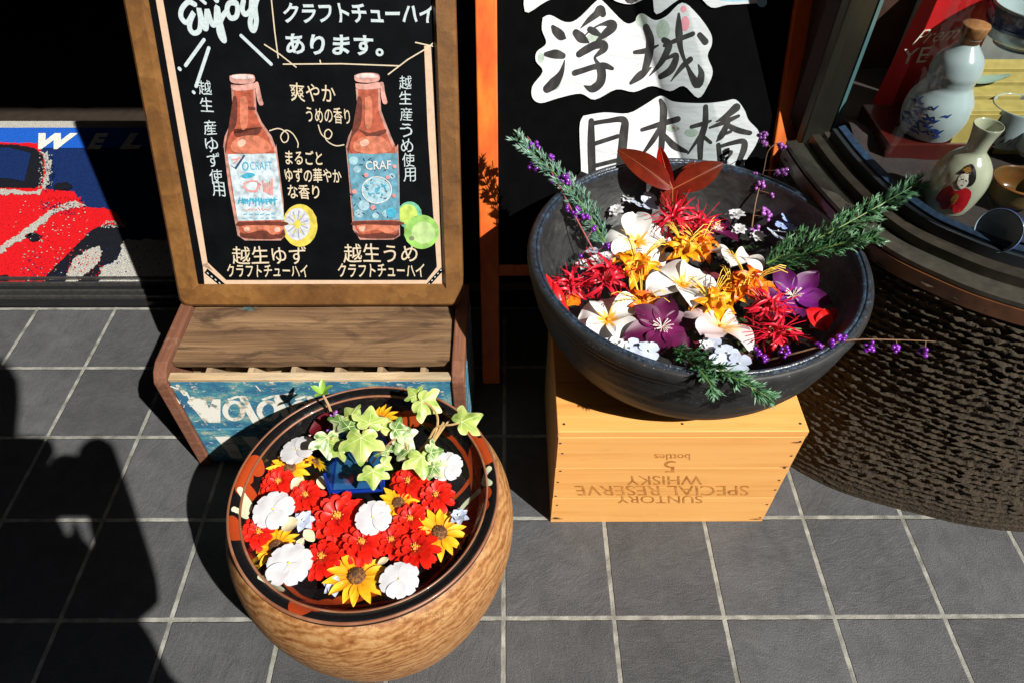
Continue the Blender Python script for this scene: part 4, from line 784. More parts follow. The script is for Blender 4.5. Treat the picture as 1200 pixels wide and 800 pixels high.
m_cle = mat('clematis_purple', (.12, .005, .07), .5, ramp=[(0, (.17, .006, .09)), (.5, (.085, .002, .040)), (1, (.055, .0015, .026))], var=.3, vs=60, transl=.1, stretch=(1, 1, 1))
m_clv = mat('clematis_violet', (.16, .008, .20), .5, ramp=[(0, (.22, .02, .27)), (.5, (.09, .003, .085)), (1, (.06, .002, .042))], var=.3, vs=60, transl=.1)
m_sta = mat('stamen_white', (.70, .60, .55), .5)
m_spi = mat('spider_red', (.65, .008, .03), .4, ramp=[(0, (.62, .10, .10)), (.35, (.68, .012, .035)), (1, (.60, .008, .03))], transl=.1)
m_lil = mat('lily_gold', (.85, .36, .006), .45, ramp=[(0, (.55, .16, .01)), (.4, (.88, .46, .008)), (1, (.86, .26, .004))], var=.2, vs=70, transl=.15)
m_ora = mat('lily_orange', (.80, .22, .006), .45, ramp=[(0, (.80, .40, .01)), (.5, (.82, .22, .005)), (1, (.72, .09, .006))], var=.25, vs=70, transl=.15)
m_yst = mat('stamen_yellow', (.82, .55, .06), .5)
m_stem = mat('stem_green', (.10, .19, .035), .55, var=.2, vs=90)
m_twig = mat('twig_brown', (.17, .085, .045), .7, var=.3, vs=90)
m_twr = mat('twig_red', (.30, .07, .07), .6, var=.3, vs=90)
m_ber = mat('berry_violet', (.16, .012, .30), .25, var=.3, vs=60, coat=.3)
m_bel = mat('berry_lilac', (.34, .10, .42), .25, var=.3, vs=60, coat=.3)

def zinnia(name, label, group):
    r = thing(name, label, 'flower', (0, 0, 0), group)
    b = MB()
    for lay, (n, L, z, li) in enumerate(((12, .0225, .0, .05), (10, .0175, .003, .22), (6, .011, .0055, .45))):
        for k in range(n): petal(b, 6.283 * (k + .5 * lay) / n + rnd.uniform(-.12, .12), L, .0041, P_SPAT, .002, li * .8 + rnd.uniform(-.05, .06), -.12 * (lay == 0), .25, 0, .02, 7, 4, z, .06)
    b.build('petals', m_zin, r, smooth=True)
    b = MB(); b.ball((0, 0, .0045), .0038, 2)
    for k in range(16): a = k * 2.4; rr_ = .0012 + .0003 * k; b.ball((rr_ * math.cos(a), rr_ * math.sin(a), .0085 - .00016 * k), .0008, 1)
    b.build('centre', mat('zinnia_centre', (.45, .02, .01), .6, col2=(.75, .40, .03), vs=400, fac=(.45, .55)), r); return r
def sunflower(name, label, group):
    r = thing(name, label, 'flower', (0, 0, 0), group); b = MB(); n = 14
    for k in range(n): petal(b, 6.283 * k / n + rnd.uniform(-.1, .1), .0225 * rnd.uniform(.86, 1.06), .0043, P_POINT, .006, rnd.uniform(-.02, .18), -.08, .35, 0, .02, 8, 4, .0006 * (k % 2), .0)
    b.build('petals', m_yel, r, smooth=True)
    b = MB(); b.lathe([(0, .0058), (.003, .0056), (.0058, .0040), (.0078, .0012), (.0078, -.001)], (0, 0, 0), 20)
    for k in range(60): a = k * 2.39996; q_ = .00095 * math.sqrt(k); b.ball((q_ * math.cos(a), q_ * math.sin(a), .0058 - 60 * q_ * q_), .0007, 1)
    b.build('disc', m_brn, r); return r
def periwinkle(name, label, group):
    r = thing(name, label, 'flower', (0, 0, 0), group); b = MB()
    for k in range(5): petal(b, 6.283 * k / 5 + rnd.uniform(-.05, .05), .0242, .0128, P_ROUND, .0008, .06 + rnd.uniform(0, .09), -.14, .10 * rnd.uniform(-1, 1), 0, .02, 10, 8, .0008 * (k % 3), .12)
    b.build('petals', m_whi, r, smooth=True)
    b = MB(); b.disc((0, 0, .0026), .0013, 10); b.ball((0, 0, .0022), .0009, 1); b.build('eye', m_eye, r); return r
def floret(name, label, group, m=None, n=6, L=.0105):
    r = thing(name, label, 'flower', (0, 0, 0), group); b = MB()
    for lay in range(2):
        for k in range(n): petal(b, 6.283 * (k + .5 * lay) / n + rnd.uniform(-.15, .15), L * (1 - .3 * lay), L * .34, P_POINT, .0008, .15 + .3 * lay, -.1, .2, 0, .03, 6, 4, .001 * lay)
    b.build('petals', m or m_pale, r, smooth=True)
    b = MB(); b.ball((0, 0, .003), .0013, 1); b.build('eye', mat('floret_eye', (.55, .62, .45), .5), r); return r
def hydrangea(name, label, group, m=None):
    r = thing(name, label, 'flower', (0, 0, 0), group); b = MB()
    for q_ in range(3):
        cx, cy = .009 * math.cos(q_ * 2.1), .009 * math.sin(q_ * 2.1); t = MB()
        for k in range(4): petal(t, 1.5708 * k + q_ + rnd.uniform(-.1, .1), .0105, .0056, P_ROUND, .0006, .1, -.06, .1, 0, .02, 6, 4)
        M_ = Matrix.Rotation(rnd.uniform(-.45, .45), 3, 'X') @ Matrix.Rotation(rnd.uniform(-.45, .45), 3, 'Y'); b.add([M_ @ v + Vector((cx, cy, .003 * q_)) for v in t.v], t.f, t.t)
    b.build('petals', m or m_blue, r, smooth=True)
    b = MB()
    for q_ in range(3): b.ball((.009 * math.cos(q_ * 2.1), .009 * math.sin(q_ * 2.1), .003 * q_ + .0016), .0012, 1)
    b.build('eye', MATS['floret_eye'] if 'floret_eye' in MATS else m_pale, r); return r
def plumeria(name, label, group, m=None, odd=0):
    r = thing(name, label, 'flower', (0, 0, 0), group); b = MB()
    for k in range(5):
        petal(b, 6.283 * k / 5 + odd * .2 * rnd.uniform(-1, 1), .0375 * rnd.uniform(.88, 1.1), .0170, P_OVAL if k % 2 else P_ROUND, .001, .55 + rnd.uniform(-.18, .18), -.50 + rnd.uniform(-.35, .15), .35 + rnd.uniform(-.3, .3), 0, .055, 14, 10, -.002)
    b.build('petals', m or m_plu, r, smooth=True)
    b = MB(); b.ball((0, 0, -.0005), .0028, 1); b.build('throat', mat('throat', (.70, .24, .01), .5), r); return r
def clematis(name, label, group, m=None):
    r = thing(name, label, 'flower', (0, 0, 0), group); b = MB()
    for k in range(6): petal(b, 1.0472 * k + rnd.uniform(-.12, .12), .036 * rnd.uniform(.88, 1.08), .0125, P_POINT, .002, .10 + rnd.uniform(-.05, .16), -.12, .25, -.12, .03, 11, 8, .001 * (k % 2))
    b.build('petals', m or m_cle, r, smooth=True)
    b = MB()
    for k in range(26): a = rnd.random() * 6.28; l = rnd.uniform(.005, .0105); h = rnd.uniform(.004, .009); b.tube([(0, 0, .001), (l * .5 * math.cos(a), l * .5 * math.sin(a), h * .8), (l * math.cos(a), l * math.sin(a), h)], [.0005, .0004, .0006], 4)
    b.build('stamens', m_sta, r); return r
def spider(name, label, group, m=None, nf=5):
    r = thing(name, label, 'flower', (0, 0, 0), group); b = MB(); s = MB()
    for q_ in range(nf):
        az = 6.283 * q_ / nf + rnd.uniform(-.3, .3); ti = rnd.uniform(.5, 1.1); M_ = Matrix.Rotation(az, 3, 'Z') @ Matrix.Rotation(ti, 3, 'Y'); t = MB()
        for k in range(6): petal(t, 1.0472 * k, .027 * rnd.uniform(.8, 1.15), .0021, P_STRAP, .001, 1.5, -1.75 + rnd.uniform(-.2, .3), .3, 0, .05, 11, 3)
        b.add([M_ @ v + Vector((0, 0, .004)) for v in t.v], t.f, t.t)
        for k in range(5):
            a = az + rnd.uniform(-.5, .5); l = rnd.uniform(.025, .042); s.tube([Vector((0, 0, .004)), Vector((l * .5 * math.cos(a), l * .5 * math.sin(a), .016)), Vector((l * math.cos(a), l * math.sin(a), rnd.uniform(.012, .026)))], .00042, 4)
    b.build('petals', m or m_spi, r, smooth=True); s.build('stamens', m or m_spi, r); return r
def lily(name, label, group, m=None):
    r = thing(name, label, 'flower', (0, 0, 0), group); b = MB(); s = MB()
    for q_ in range(3):
        az = 2.094 * q_ + rnd.uniform(-.3, .3); M_ = Matrix.Rotation(az, 3, 'Z') @ Matrix.Rotation(rnd.uniform(.3, .8), 3, 'Y'); t = MB()
        for k in range(6): petal(t, 1.0472 * k + rnd.uniform(-.1, .1), .024 * rnd.uniform(.85, 1.1), .0052, P_POINT, .001, 1.0, -.9 + rnd.uniform(-.2, .2), .5, 0, .07, 9, 5)
        b.add([M_ @ v + Vector((.007 * math.cos(az), .007 * math.sin(az), .002)) for v in t.v], t.f, t.t)
        for k in range(5):
            a = az + rnd.uniform(-.35, .35); l = rnd.uniform(.022, .040); s.tube([Vector((0, 0, .004)), Vector((l * .45 * math.cos(a), l * .45 * math.sin(a), .022)), Vector((l * .8 * math.cos(a), l * .8 * math.sin(a), .030)), Vector((l * math.cos(a), l * math.sin(a), .028))], .0005, 4)
    b.build('petals', m or m_lil, r, smooth=True); s.build('stamens', m_yst, r); return r
def loose(name, label, m, L, W_, prof=None, curl=.3, cat='petal', group=None):
    b = MB(); petal(b, 0, L, W_, prof or P_OVAL, -L / 2, 0.12, curl, .4, .1, .03, 10, 6, .002); o = b.build(name, m, None, smooth=True); return tag(o, label, cat, group)
def rot(tx=0, ty_=0, z=0): return (Matrix.Rotation(z, 3, 'Z') @ Matrix.Rotation(tx, 3, 'X') @ Matrix.Rotation(ty_, 3, 'Y')).to_euler()
def scatter(maker, rows, z, group, name, *a):
    """first row makes the flower, the rest copy it with its parts; rows: px, py, scale, lift, tilt x, tilt y, label"""
    proto = None
    for i, (px, py, s, dz, tx, ty_, label) in enumerate(rows):
        if proto is None or i % 5 == 0: proto = r = maker(name, label, group, *a)
        else: r = dupe(proto, (0, 0, 0)); r['label'] = label
        r.location = onz(px, py, z + dz) ; r.rotation_euler = rot(tx, ty_, rnd.random() * 6.28); r.scale = (s,) * 3

ZT = TWL + .004
scatter(zinnia, [(396, 606, 1.36, .004, .15, 0, 'largest red zinnia, in the middle of the lacquer tray below the blue vase'), (327, 565, 0.94, .002, .1, -.1, 'red zinnia at the left of the tray, below the upper left white periwinkle'), (359, 581, 0.94, .004, .1, 0, 'red zinnia just left of the front corner of the blue glass vase'), (303, 625, 0.94, .002, .2, -.2, 'red zinnia nearest the left rim of the lacquer tray'), (378, 655, 1.08, .003, .1, .1, 'red zinnia left of the big sunflower at the front of the tray'),
    (424, 637, 1.08, .006, 0, .1, 'red zinnia just above the front sunflower, under the central white periwinkle'), (459, 634, 0.94, .003, 0, 0, 'red zinnia squeezed between two bigger ones at the right front of the tray'), (481, 609, 0.94, .004, .1, 0, 'red zinnia below the small sunflower right of the vase'), (488, 644, 1.13, .008, 0, .15, 'red zinnia at the right front, above the frontmost white periwinkle'), (479, 565, 0.99, .005, .1, 0, 'red zinnia touching the right corner of the blue glass vase'), (511, 581, 0.99, .004, 0, .1, 'red zinnia below the white periwinkle on the right side of the tray')], ZT, 'red zinnias floating in the lacquer tray', 'red_zinnia')
scatter(sunflower, [(418, 675, 1.28, .004, .15, 0, 'largest yellow sunflower, frontmost in the lacquer tray'), (515, 624, 1.15, .003, .15, .1, 'yellow sunflower beside the right rim of the tray'), (467, 589, .92, .003, 0, 0, 'small yellow sunflower right of the central white periwinkle'), (324, 640, 1.0, .002, .2, 0, 'yellow sunflower half under the front left white periwinkle'), (340, 548, .95, .002, .1, 0, 'yellow sunflower half under the upper left white periwinkle'), (445, 493, .95, .012, .3, 0, 'yellow sunflower behind the blue vase among the ivy'), (369, 541, .62, .004, .9, .3, 'half closed yellow bloom left of the blue vase, tinged red')], ZT, 'yellow sunflowers floating in the lacquer tray', 'yellow_sunflower')
scatter(periwinkle, [(348, 527, 0.86, .018, .16, -.1, 'white periwinkle at the upper left of the tray, tilted over a sunflower'), (320, 597, 0.96, .017, 0, .05, 'white periwinkle at the left of the tray between two red zinnias'), (339, 660, 1.00, .018, 0, 0, 'white periwinkle at the front left of the tray, over a sunflower'), (437, 606, 0.84, .023, .05, .1, 'white periwinkle in the centre of the tray'), (523, 546, 0.79, .016, 0, .1, 'white periwinkle at the right of the tray beside the ivy'), (468, 679, 0.86, .014, 0, 0, 'white periwinkle frontmost in the tray, right of the big sunflower')], ZT, 'white periwinkles floating in the lacquer tray', 'white_periwinkle')
scatter(floret, [(356, 610, 1.25, .010, .1, 0, 'pale blue floret between the left white periwinkle and the largest zinnia'), (538, 605, 1.15, .006, 0, .2, 'pale blue floret against the right rim above a sunflower'), (392, 686, 1.15, .005, 0, 0, 'pale blue floret at the front touching the largest sunflower')], ZT, 'pale florets in the lacquer tray', 'pale_floret')
m_crm = mat('cream_petal', (.72, .62, .40), .5, var=.15, vs=60, transl=.2)
for px, py, L, W_, rz, dz, lab in ((341, 617, .020, .0085, .4, .010, 'round cream petal between the left periwinkles'), (363, 629, .017, .006, 2.4, .006, 'cream leaf below the pale floret at the left of the tray'), (349, 568, .018, .007, .9, .004, 'cream leaf under the zinnia left of the vase'), (378, 567, .016, .006, 2.0, .003, 'pale petal between the vase and the zinnia to its left'), (352, 640, .016, .005, 1.2, .004, 'cream petal under the front left periwinkle'), (449, 659, .012, .004, .4, .004, 'small cream petal above the frontmost periwinkle')):
    o = loose('cream_petal', lab, m_crm, L, W_, P_OVAL, .2); o.location = onz(px, py, ZT + dz); o.rotation_euler = (0, 0, rz)
o = loose('dark_red_leaf', 'dark red leaf at the back left of the tray beside the ivy', mat('leaf_maroon', (.10, .004, .01), .4, var=.3, vs=50, transl=.1), .04, .012, P_OVAL, .3, 'leaf'); o.location = onz(381, 500, ZT + .006); o.rotation_euler = (.2, 0, .5)

# blue glass vase, ivy
vz = TWL - .004
va_ = thing('glass_vase', 'small square blue edged glass vase standing in the lacquer tray', 'vase', onz(417, 560, vz))
s = .0305; H = .041
VM = Matrix.Translation(onz(417, 577, TWL) + Vector((0, s + .001, -.006))) @ Matrix.Rotation(R(3), 4, 'Z')
H += .006
cl = clear('vase_glass', (.80, .90, .95), 1.45, .02)
b = MB()
for dx, dy, sx, sy in ((0, -s, 2 * s - .005, .0016), (0, s, 2 * s - .005, .0016), (-s, 0, .0016, 2 * s - .005), (s, 0, .0016, 2 * s - .005)): b.box((dx, dy, H / 2 + .002), (sx, sy, H - .008), VM)
b.build('pane', cl, va_)
cob_g = mat('cobalt_glass', (.006, .03, .26), .08, spec=.8, coat=.6)
for i in (-1, 1):
    for j in (-1, 1):
        b = MB(); b.box((i * s, j * s, H / 2), (.0036, .0036, H), VM); b.build('blue_edge', cob_g, va_)
b = MB()
for dx, dy, sx, sy in ((0, -s, 2 * s - .004, .0036), (0, s, 2 * s - .004, .0036), (-s, 0, .0036, 2 * s - .004), (s, 0, .0036, 2 * s - .004)): b.box((dx, dy, .0085), (sx, sy, .003), VM)
b.build('blue_frame', cob_g, va_)
b = MB(); b.box((0, 0, .0065), (2 * s - .004, 2 * s - .004, .001), VM); b.build('base', mat('vase_base', (.05, .14, .30), .1, coat=.5), va_)
b = MB(); b.box((0, 0, .022), (2 * s - .006, 2 * s - .006, .0004), VM); b.build('water', clear('vase_water', (.75, .85, .85), 1.33, .02, .2, 40), va_)
m_ivy = mat('ivy', (.2, .36, .08), .4, ramp=[(0, (.34, .46, .10)), (.45, (.40, .52, .11)), (.8, (.50, .60, .17)), (1, (.60, .66, .26))], col2=(.20, .36, .05), vs=60, fac=(.48, .66), transl=.22, bump=.3, bs=120)
m_ivg = mat('ivy_variegated', (.2, .34, .12), .4, ramp=[(0, (.16, .30, .07)), (.5, (.30, .42, .16)), (.8, (.58, .64, .36)), (1, (.70, .74, .48))], col2=(.10, .22, .05), vs=90, fac=(.45, .6), transl=.2, bump=.3, bs=120)
IVY = [(0, -.12), (.22, -.36), (.56, -.36), (.74, -.10), (.66, .08), (.98, .18), (1.10, .56), (.74, .60), (.50, .62), (.30, .92), (0, 1.30)]
IVY = IVY + [(-x, y) for x, y in IVY[-2:0:-1]]
def ivy_leaf(mb, p, size, tip_px, z_tip, roll=0., cupv=.25):
    p = Vector(p); y = (onz(*tip_px, z_tip) - p); y.normalize(); up = Vector((0, -.25, 1)); up = (up - y * up.dot(y)).normalized(); up = Matrix.Rotation(roll, 3, y) @ up; x = y.cross(up)
    out = smooth_curve(IVY + [IVY[0]], 3)[:-1]; n = len(out); vs = [p]; ts = [0]; fs = []
    for rg in range(1, 5):
        f = rg / 4
        for (a, c) in out:
            d = math.hypot(a, c); z = -cupv * (d * f) ** 2 * .5 + .10 * math.sin(math.atan2(c, a) * 5) * f * f * d
            vs.append(p + (x * a * f + y * c * f + up * z) * size); ts.append(f)
    for i in range(n): fs.append((0, 1 + i, 1 + (i + 1) % n))
    for rg in range(3):
        for i in range(n): a = 1 + rg * n; fs.append((a + i, a + n + i, a + n + (i + 1) % n, a + (i + 1) % n))
    mb.add(vs, fs, ts)
    vn = MB()
    for a, c in ((0, 1.2), (1.0, .52), (-1.0, .52), (.52, -.30), (-.52, -.30)):
        d = math.hypot(a, c); pts = []
        for f in (0, .25, .5, .75, .93): pts.append(p + (x * a * f + y * c * f + up * (-cupv * (d * f) ** 2 * .5 + .10 * math.sin(math.atan2(c, a) * 5) * f * f * d + .012)) * size)
        vn.tube(pts, [.00042, .00036, .0003, .00022, .0001], 4)
    return vn
m_vein = mat('ivy_vein', (.62, .68, .34), .5)
iv = thing('ivy_cutting', 'cutting of lime green ivy leaves spilling out of the blue glass vase', 'ivy', onz(425, 535, .26))
iv2 = thing('ivy_cutting', 'ivy runner with two lime leaves reaching over the right rim of the tray', 'ivy', onz(500, 520, .245))
for par, bx, by, bz, tx, ty_, tz, sz, m_, rl in ((iv, 423, 512, .292, 421, 545, .278, .0195, m_ivy, .1), (iv, 408, 500, .285, 424, 466, .296, .0165, m_ivg, -.2), (iv, 433, 496, .292, 436, 468, .300, .0150, m_ivy, .25), (iv, 384, 512, .272, 388, 545, .258, .0160, m_ivg, -.5), (iv, 400, 494, .282, 390, 510, .268, .012, m_ivg, -.3), (iv, 437, 551, .280, 437, 575, .270, .0130, m_ivy, .0), (iv, 448, 543, .275, 458, 548, .27, .0085, m_whi if False else m_ivy, .2), (iv, 470, 512, .272, 487, 528, .262, .0135, m_ivg, .2), (iv, 463, 503, .278, 478, 502, .276, .0125, m_ivg, .0), (iv, 478, 528, .262, 462, 540, .25, .0125, m_ivg, -.2), (iv2, 494, 534, .262, 497, 560, .254, .0165, m_ivy, -.2), (iv2, 505, 530, .266, 515, 528, .262, .0115, m_ivg, .4), (iv2, 494, 470, .285, 514, 480, .280, .0165, m_ivy, .2), (iv2, 541, 494, .285, 572, 479, .288, .0170, m_ivy, -.15), (iv2, 488, 463, .285, 482, 457, .287, .010, m_ivy, 0), (iv, 447, 500, .276, 462, 482, .272, .0125, m_ivy, .2), (iv, 396, 522, .268, 380, 538, .256, .0130, m_ivy, -.3), (iv, 455, 528, .262, 446, 520, .262, .011, m_ivg, .3), (iv, 412, 486, .288, 400, 472, .286, .0115, m_ivy, -.1), (iv2, 508, 546, .256, 520, 560, .25, .011, m_ivg, .3)):
    b = MB(); vn = ivy_leaf(b, onz(bx, by, bz), sz * 1.28, (tx, ty_), tz, rl, .45); lf = b.build('leaf', m_, par, smooth=True); vn.build('vein', m_vein, lf)
b = MB()
for l in ([(426, 545, .245), (424, 525, .275), (423, 512, .291)], [(428, 540, .25), (420, 512, .278), (408, 500, .284)], [(430, 540, .25), (434, 515, .28), (433, 497, .291)], [(424, 540, .25), (402, 520, .268), (386, 512, .271)], [(436, 542, .25), (455, 520, .272), (470, 512, .271), (478, 528, .262)], [(430, 548, .262), (437, 551, .279)]): b.tube(smooth_curve([tuple(onz(*p)) for p in l], 4), .0009, 5)
b.build('stem', mat('stem_pink', (.36, .17, .10), .5), iv)
b = MB()
for l in ([(487, 533, .240), (502, 515, .262), (512, 500, .275), (530, 497, .282), (541, 494, .284)], [(490, 535, .240), (508, 512, .266), (513, 490, .28), (505, 476, .283), (494, 470, .284)], [(496, 538, .243), (512, 508, .270), (520, 494, .28)], [(500, 530, .25), (520, 500, .27), (527, 492, .275)]): b.tube(smooth_curve([tuple(onz(*p)) for p in l], 5), .0013, 5)
b.build('stem', mat('stem_straw', (.46, .30, .12), .6, var=.2, vs=80), iv2)
sg = thing('green_sprig', 'upright twig with a tuft of small fresh leaves at the back rim of the tray', 'sprig', onz(390, 492, .232))
tip = ony(378, 462, .52); bot = onz(391, 490, .235)
tip = onplane(378, 461, bot + Vector((0, .006, 0)), Vector((0, 1, 0)))
b = MB(); b.tube([bot, bot.lerp(tip, .6) + Vector((.001, 0, 0)), tip], [.0022, .0018, .0014], 7); b.build('stem', mat('twig_tan', (.42, .27, .13), .7, var=.2, vs=90), sg)
for k, (a, ti) in enumerate(((.2, .35), (1.6, .5), (2.9, .3), (4.4, .6), (5.5, .4))):
    t = MB(); petal(t, 0, .017, .0044, P_POINT, .0, 1.0, -.3, .3, 0, .02, 7, 4); M_ = Matrix.Rotation(a, 3, 'Z') @ Matrix.Rotation(-.2 + ti * .3, 3, 'Y'); b = MB(); b.add([M_ @ v * .9 + tip for v in t.v], t.f, t.t); b.build('leaf', mat('leaf_fresh', (.26, .46, .06), .4, transl=.25), sg, smooth=True)

def berries(mb, c, n, r, spread):
    for k in range(n):
        d = Vector((rnd.gauss(0, 1), rnd.gauss(0, 1), rnd.gauss(0, 1))).normalized() * spread * rnd.random() ** .4; mb.ball(Vector(c) + d, r * rnd.uniform(.8, 1.1), 2)
bs_ = thing('berry_sprig', 'short sprig of violet berries among the ivy at the back of the tray', 'berry sprig', onz(386, 505, .24))
for px, py, z in ((391, 486, .262), (384, 508, .256)): b = MB(); berries(b, onz(px, py, z), 9, .0024, .0055); b.build('berry_cluster', m_bel, bs_, smooth=True)
b = MB(); b.tube([onz(391, 486, .262), onz(386, 500, .254), onz(384, 515, .245)], .0007, 5); b.build('stem', m_twig, bs_)

# ------------------------------------------------------------------ flowers of the dark bowl
ZB = WL + .010
G = 'white plumeria blooms in the dark bowl'
for px, py, z, s, tx, ty_, rz, lab in ((747, 283, .024, 1.22, .15, -.1, .2, 'white plumeria at the back left, under the red leaf sprig'), (801, 333, .030, 1.18, .1, .05, .9, 'white plumeria in the middle of the bowl with an orange throat'), (862, 302, .024, 1.15, -.3, .5, .5, 'white plumeria right of centre, seen from the side with a long narrow petal'), (713, 374, .016, 1.12, .1, -.1, .4, 'white plumeria at the front left of the bowl, yellow throat')):
    r = plumeria('white_plumeria', lab, G, None, 1); r.location = onz(px, py, ZB + z * .75); r.rotation_euler = rot(tx, ty_, rz); r.scale = (s,) * 3
r = plumeria('pink_plumeria', 'pink tinged white plumeria at the front right beside the purple clematis', None, m_plp, 1); r.location = onz(845, 382, ZB + .02); r.rotation_euler = rot(.2, .2, 1.5); r.scale = (1.12,) * 3
for px, py, z, s, tx, ty_, rz, lab, mm in ((775, 385, .022, 1.28, .15, 0, .3, 'dark magenta clematis at the front of the bowl with a white stamen tuft', m_cle), (929, 348, .012, 1.2, .1, -.3, .7, 'violet clematis at the right of the bowl below the conifer sprig', m_clv), (838, 271, .012, 1.05, -.2, .2, .0, 'dark magenta clematis half hidden at the back of the bowl', m_cle)):
    r = clematis('purple_clematis', lab, 'clematis blooms in the dark bowl', mm); r.location = onz(px, py, ZB + z * .75); r.rotation_euler = rot(tx, ty_, rz); r.scale = (s,) * 3
for px, py, z, s, lab in ((708, 332, .016, 1.2, 'crimson spider lily at the left of the bowl above the front left plumeria'), (789, 262, .022, 1.05, 'crimson spider lily at the back just below the red leaf sprig'), (818, 268, .016, .95, 'darker crimson spider lily at the back right of the red leaf sprig'), (900, 366, .016, 1.05, 'crimson spider lily right of the pink plumeria'), (908, 398, .012, 1.0, 'crimson spider lily nearest the front right rim of the bowl'), (668, 338, .008, .9, 'crimson spider lily against the left wall of the bowl')):
    r = spider('red_spider_lily', lab, 'red spider lilies in the dark bowl'); r.location = onz(px, py, ZB + z); r.rotation_euler = rot(rnd.uniform(-.2, .2), rnd.uniform(-.2, .2), rnd.random() * 6); r.scale = (s,) * 3
for px, py, z, s, lab, mm in ((745, 316, .020, 1.2, 'golden lily left of the central plumeria', m_lil), (800, 294, .022, 1.0, 'golden lily above the central plumeria with curling stamens', m_lil), (820, 291, .018, .95, 'orange lily behind the central plumeria to its right', m_ora), (876, 337, .020, 1.15, 'orange lily right of the central plumeria under long yellow stamens', m_ora), (832, 358, .018, 1.1, 'golden lily below the central plumeria', m_lil), (752, 358, .012, 1.05, 'orange lily between the two front clematis and plumeria at left', m_ora), (858, 345, .012, .9, 'golden lily tucked between the two orange ones at right', m_lil)):
    r = lily('golden_lily', lab, 'golden and orange lilies in the dark bowl', mm); r.location = onz(px, py, ZB + z); r.rotation_euler = rot(rnd.uniform(-.15, .15), rnd.uniform(-.15, .15), rnd.random() * 6); r.scale = (s,) * 3
gf = 'small pale florets in the dark bowl'
for px, py, z, s, lab in ((735, 232, .012, 1.3, 'white floret at the back left, topmost beside the red leaf sprig'), (722, 247, .010, 1.2, 'white floret at the back left beside the left conifer sprig'), (686, 312, .012, 1.3, 'white floret left of the crimson spider lily at the left'), (700, 306, .016, 1.3, 'white floret between the left spider lily and the back plumeria'), (712, 302, .018, 1.2, 'white floret under the back left plumeria'), (862, 252, .020, 1.3, 'white floret standing at the back right beside the berry stem'), (866, 269, .016, 1.0, 'small white floret below the standing one at the back right'), (888, 277, .016, 1.0, 'white floret at the foot of the right berry stem'), (720, 405, .030, 1.2, 'white floret inside the front left rim below the plumeria'), (732, 409, .032, 1.2, 'white floret inside the front rim, right of another white one'), (828, 405, .020, 1.0, 'white floret below the pink plumeria'), (845, 436, .038, 1.2, 'white floret at the front rim under the small conifer sprig')):
    r = floret('white_floret', lab, gf, m_whi, 7, .0105); r.location = onz(px, py, ZB + z); r.rotation_euler = rot(rnd.uniform(-.3, .3), rnd.uniform(-.3, .3), rnd.random() * 6); r.scale = (s,) * 3
for px, py, z, s, lab, mm in ((756, 241, .016, 1.15, 'pale blue hydrangea floret left of the red leaf sprig', m_pale), (912, 278, .020, 1.1, 'pale blue hydrangea florets at the base of the right conifer', m_pale), (922, 263, .018, .9, 'blue hydrangea florets behind the pale ones at the right conifer', m_blue), (748, 414, .034, 1.15, 'pale hydrangea florets at the front rim below the clematis', m_pale), (853, 424, .032, 1.25, 'lilac blue hydrangea florets at the front rim right of the small conifer', m_pale), (700, 300, .004, .9, 'lilac hydrangea floret half under the back left plumeria', m_pale), (834, 395, .02, .9, 'pale hydrangea floret between the pink plumeria and the small conifer', m_pale)):
    r = hydrangea('hydrangea_floret', lab, gf, mm); r.location = onz(px, py, ZB + z); r.rotation_euler = rot(rnd.uniform(-.2, .2), rnd.uniform(-.2, .2), rnd.random() * 6); r.scale = (s,) * 3
m_gr = mat('bud_green', (.34, .42, .10), .5, transl=.2)
for px, py, z, lab in ((735, 259, .014, 'yellow green bud at the back left of the bowl'), (792, 268, .030, 'yellow green bud in the back spider lily'), (889, 279, .012, 'yellow green bud at the foot of the right berry stem'), (780, 352, .012, 'dark green bud under the central plumeria')):
    r = floret('green_bud', lab, 'green buds in the dark bowl', m_gr, 5, .009); r.location = onz(px, py, ZB + z); r.rotation_euler = rot(.3, .2, rnd.random() * 6)
# bright red petals
m_rp = mat('petal_scarlet', (.62, .010, .012), .35, ramp=[(0, (.55, .02, .01)), (1, (.68, .008, .016))], var=.2, vs=60, transl=.12)
rb = thing('scarlet_petals', 'scarlet petals and a folded red leaf at the left inside wall of the bowl', 'petals', onz(650, 345, .34))
for p0, p1, w, mm in (((664, 366), (634, 316), .010, m_rp), ((660, 362), (648, 330), .007, m_rp), ((668, 368), (648, 352), .008, m_rp)):
    a = onz(*p0, .338); c = onz(*p1, .356); d = c - a; L = d.length; y = d.normalized(); up = Vector((.3, -.3, 1)); up = (up - y * up.dot(y)).normalized(); x = y.cross(up); b = MB()
    b.grid(lambda u, v: a + y * L * u + x * w * P_POINT(u) * v + up * (.006 * math.sin(u * 3) - .5 * w * v * v), 10, 6); b.build('petal', mm, rb, smooth=True)
b = MB(); a = onz(672, 352, .334); b.grid(lambda u, v: a + Vector((.018 * u - .009, .012 * v, .003 * math.sin(u * 3))), 6, 4); b.build('petal', m_ora, rb, smooth=True)
rd = thing('red_bud', 'red folded bloom at the right of the bowl below the violet clematis', 'flower', onz(958, 378, .34))
for p0, p1, w, z0, z1 in (((968, 388), (944, 364), .013, .338, .352), ((960, 386), (966, 362), .010, .336, .356), ((966, 380), (979, 362), .006, .340, .352)):
    a = onz(*p0, z0); c = onz(*p1, z1); d = c - a; L = d.length; y = d.normalized(); up = Vector((0, -.5, 1)); up = (up - y * up.dot(y)).normalized(); x = y.cross(up); b = MB()
    b.grid(lambda u, v: a + y * L * u + x * w * P_OVAL(u) * v + up * (.005 * math.sin(u * 3) + .45 * w * v * v), 10, 6); b.build('petal', m_rp, rd, smooth=True)
b = MB(); b.tube([onz(962, 386, .337), onz(930, 385, .336), onz(905, 392, .334)], .0012, 5); b.build('stem', m_stem, rd)
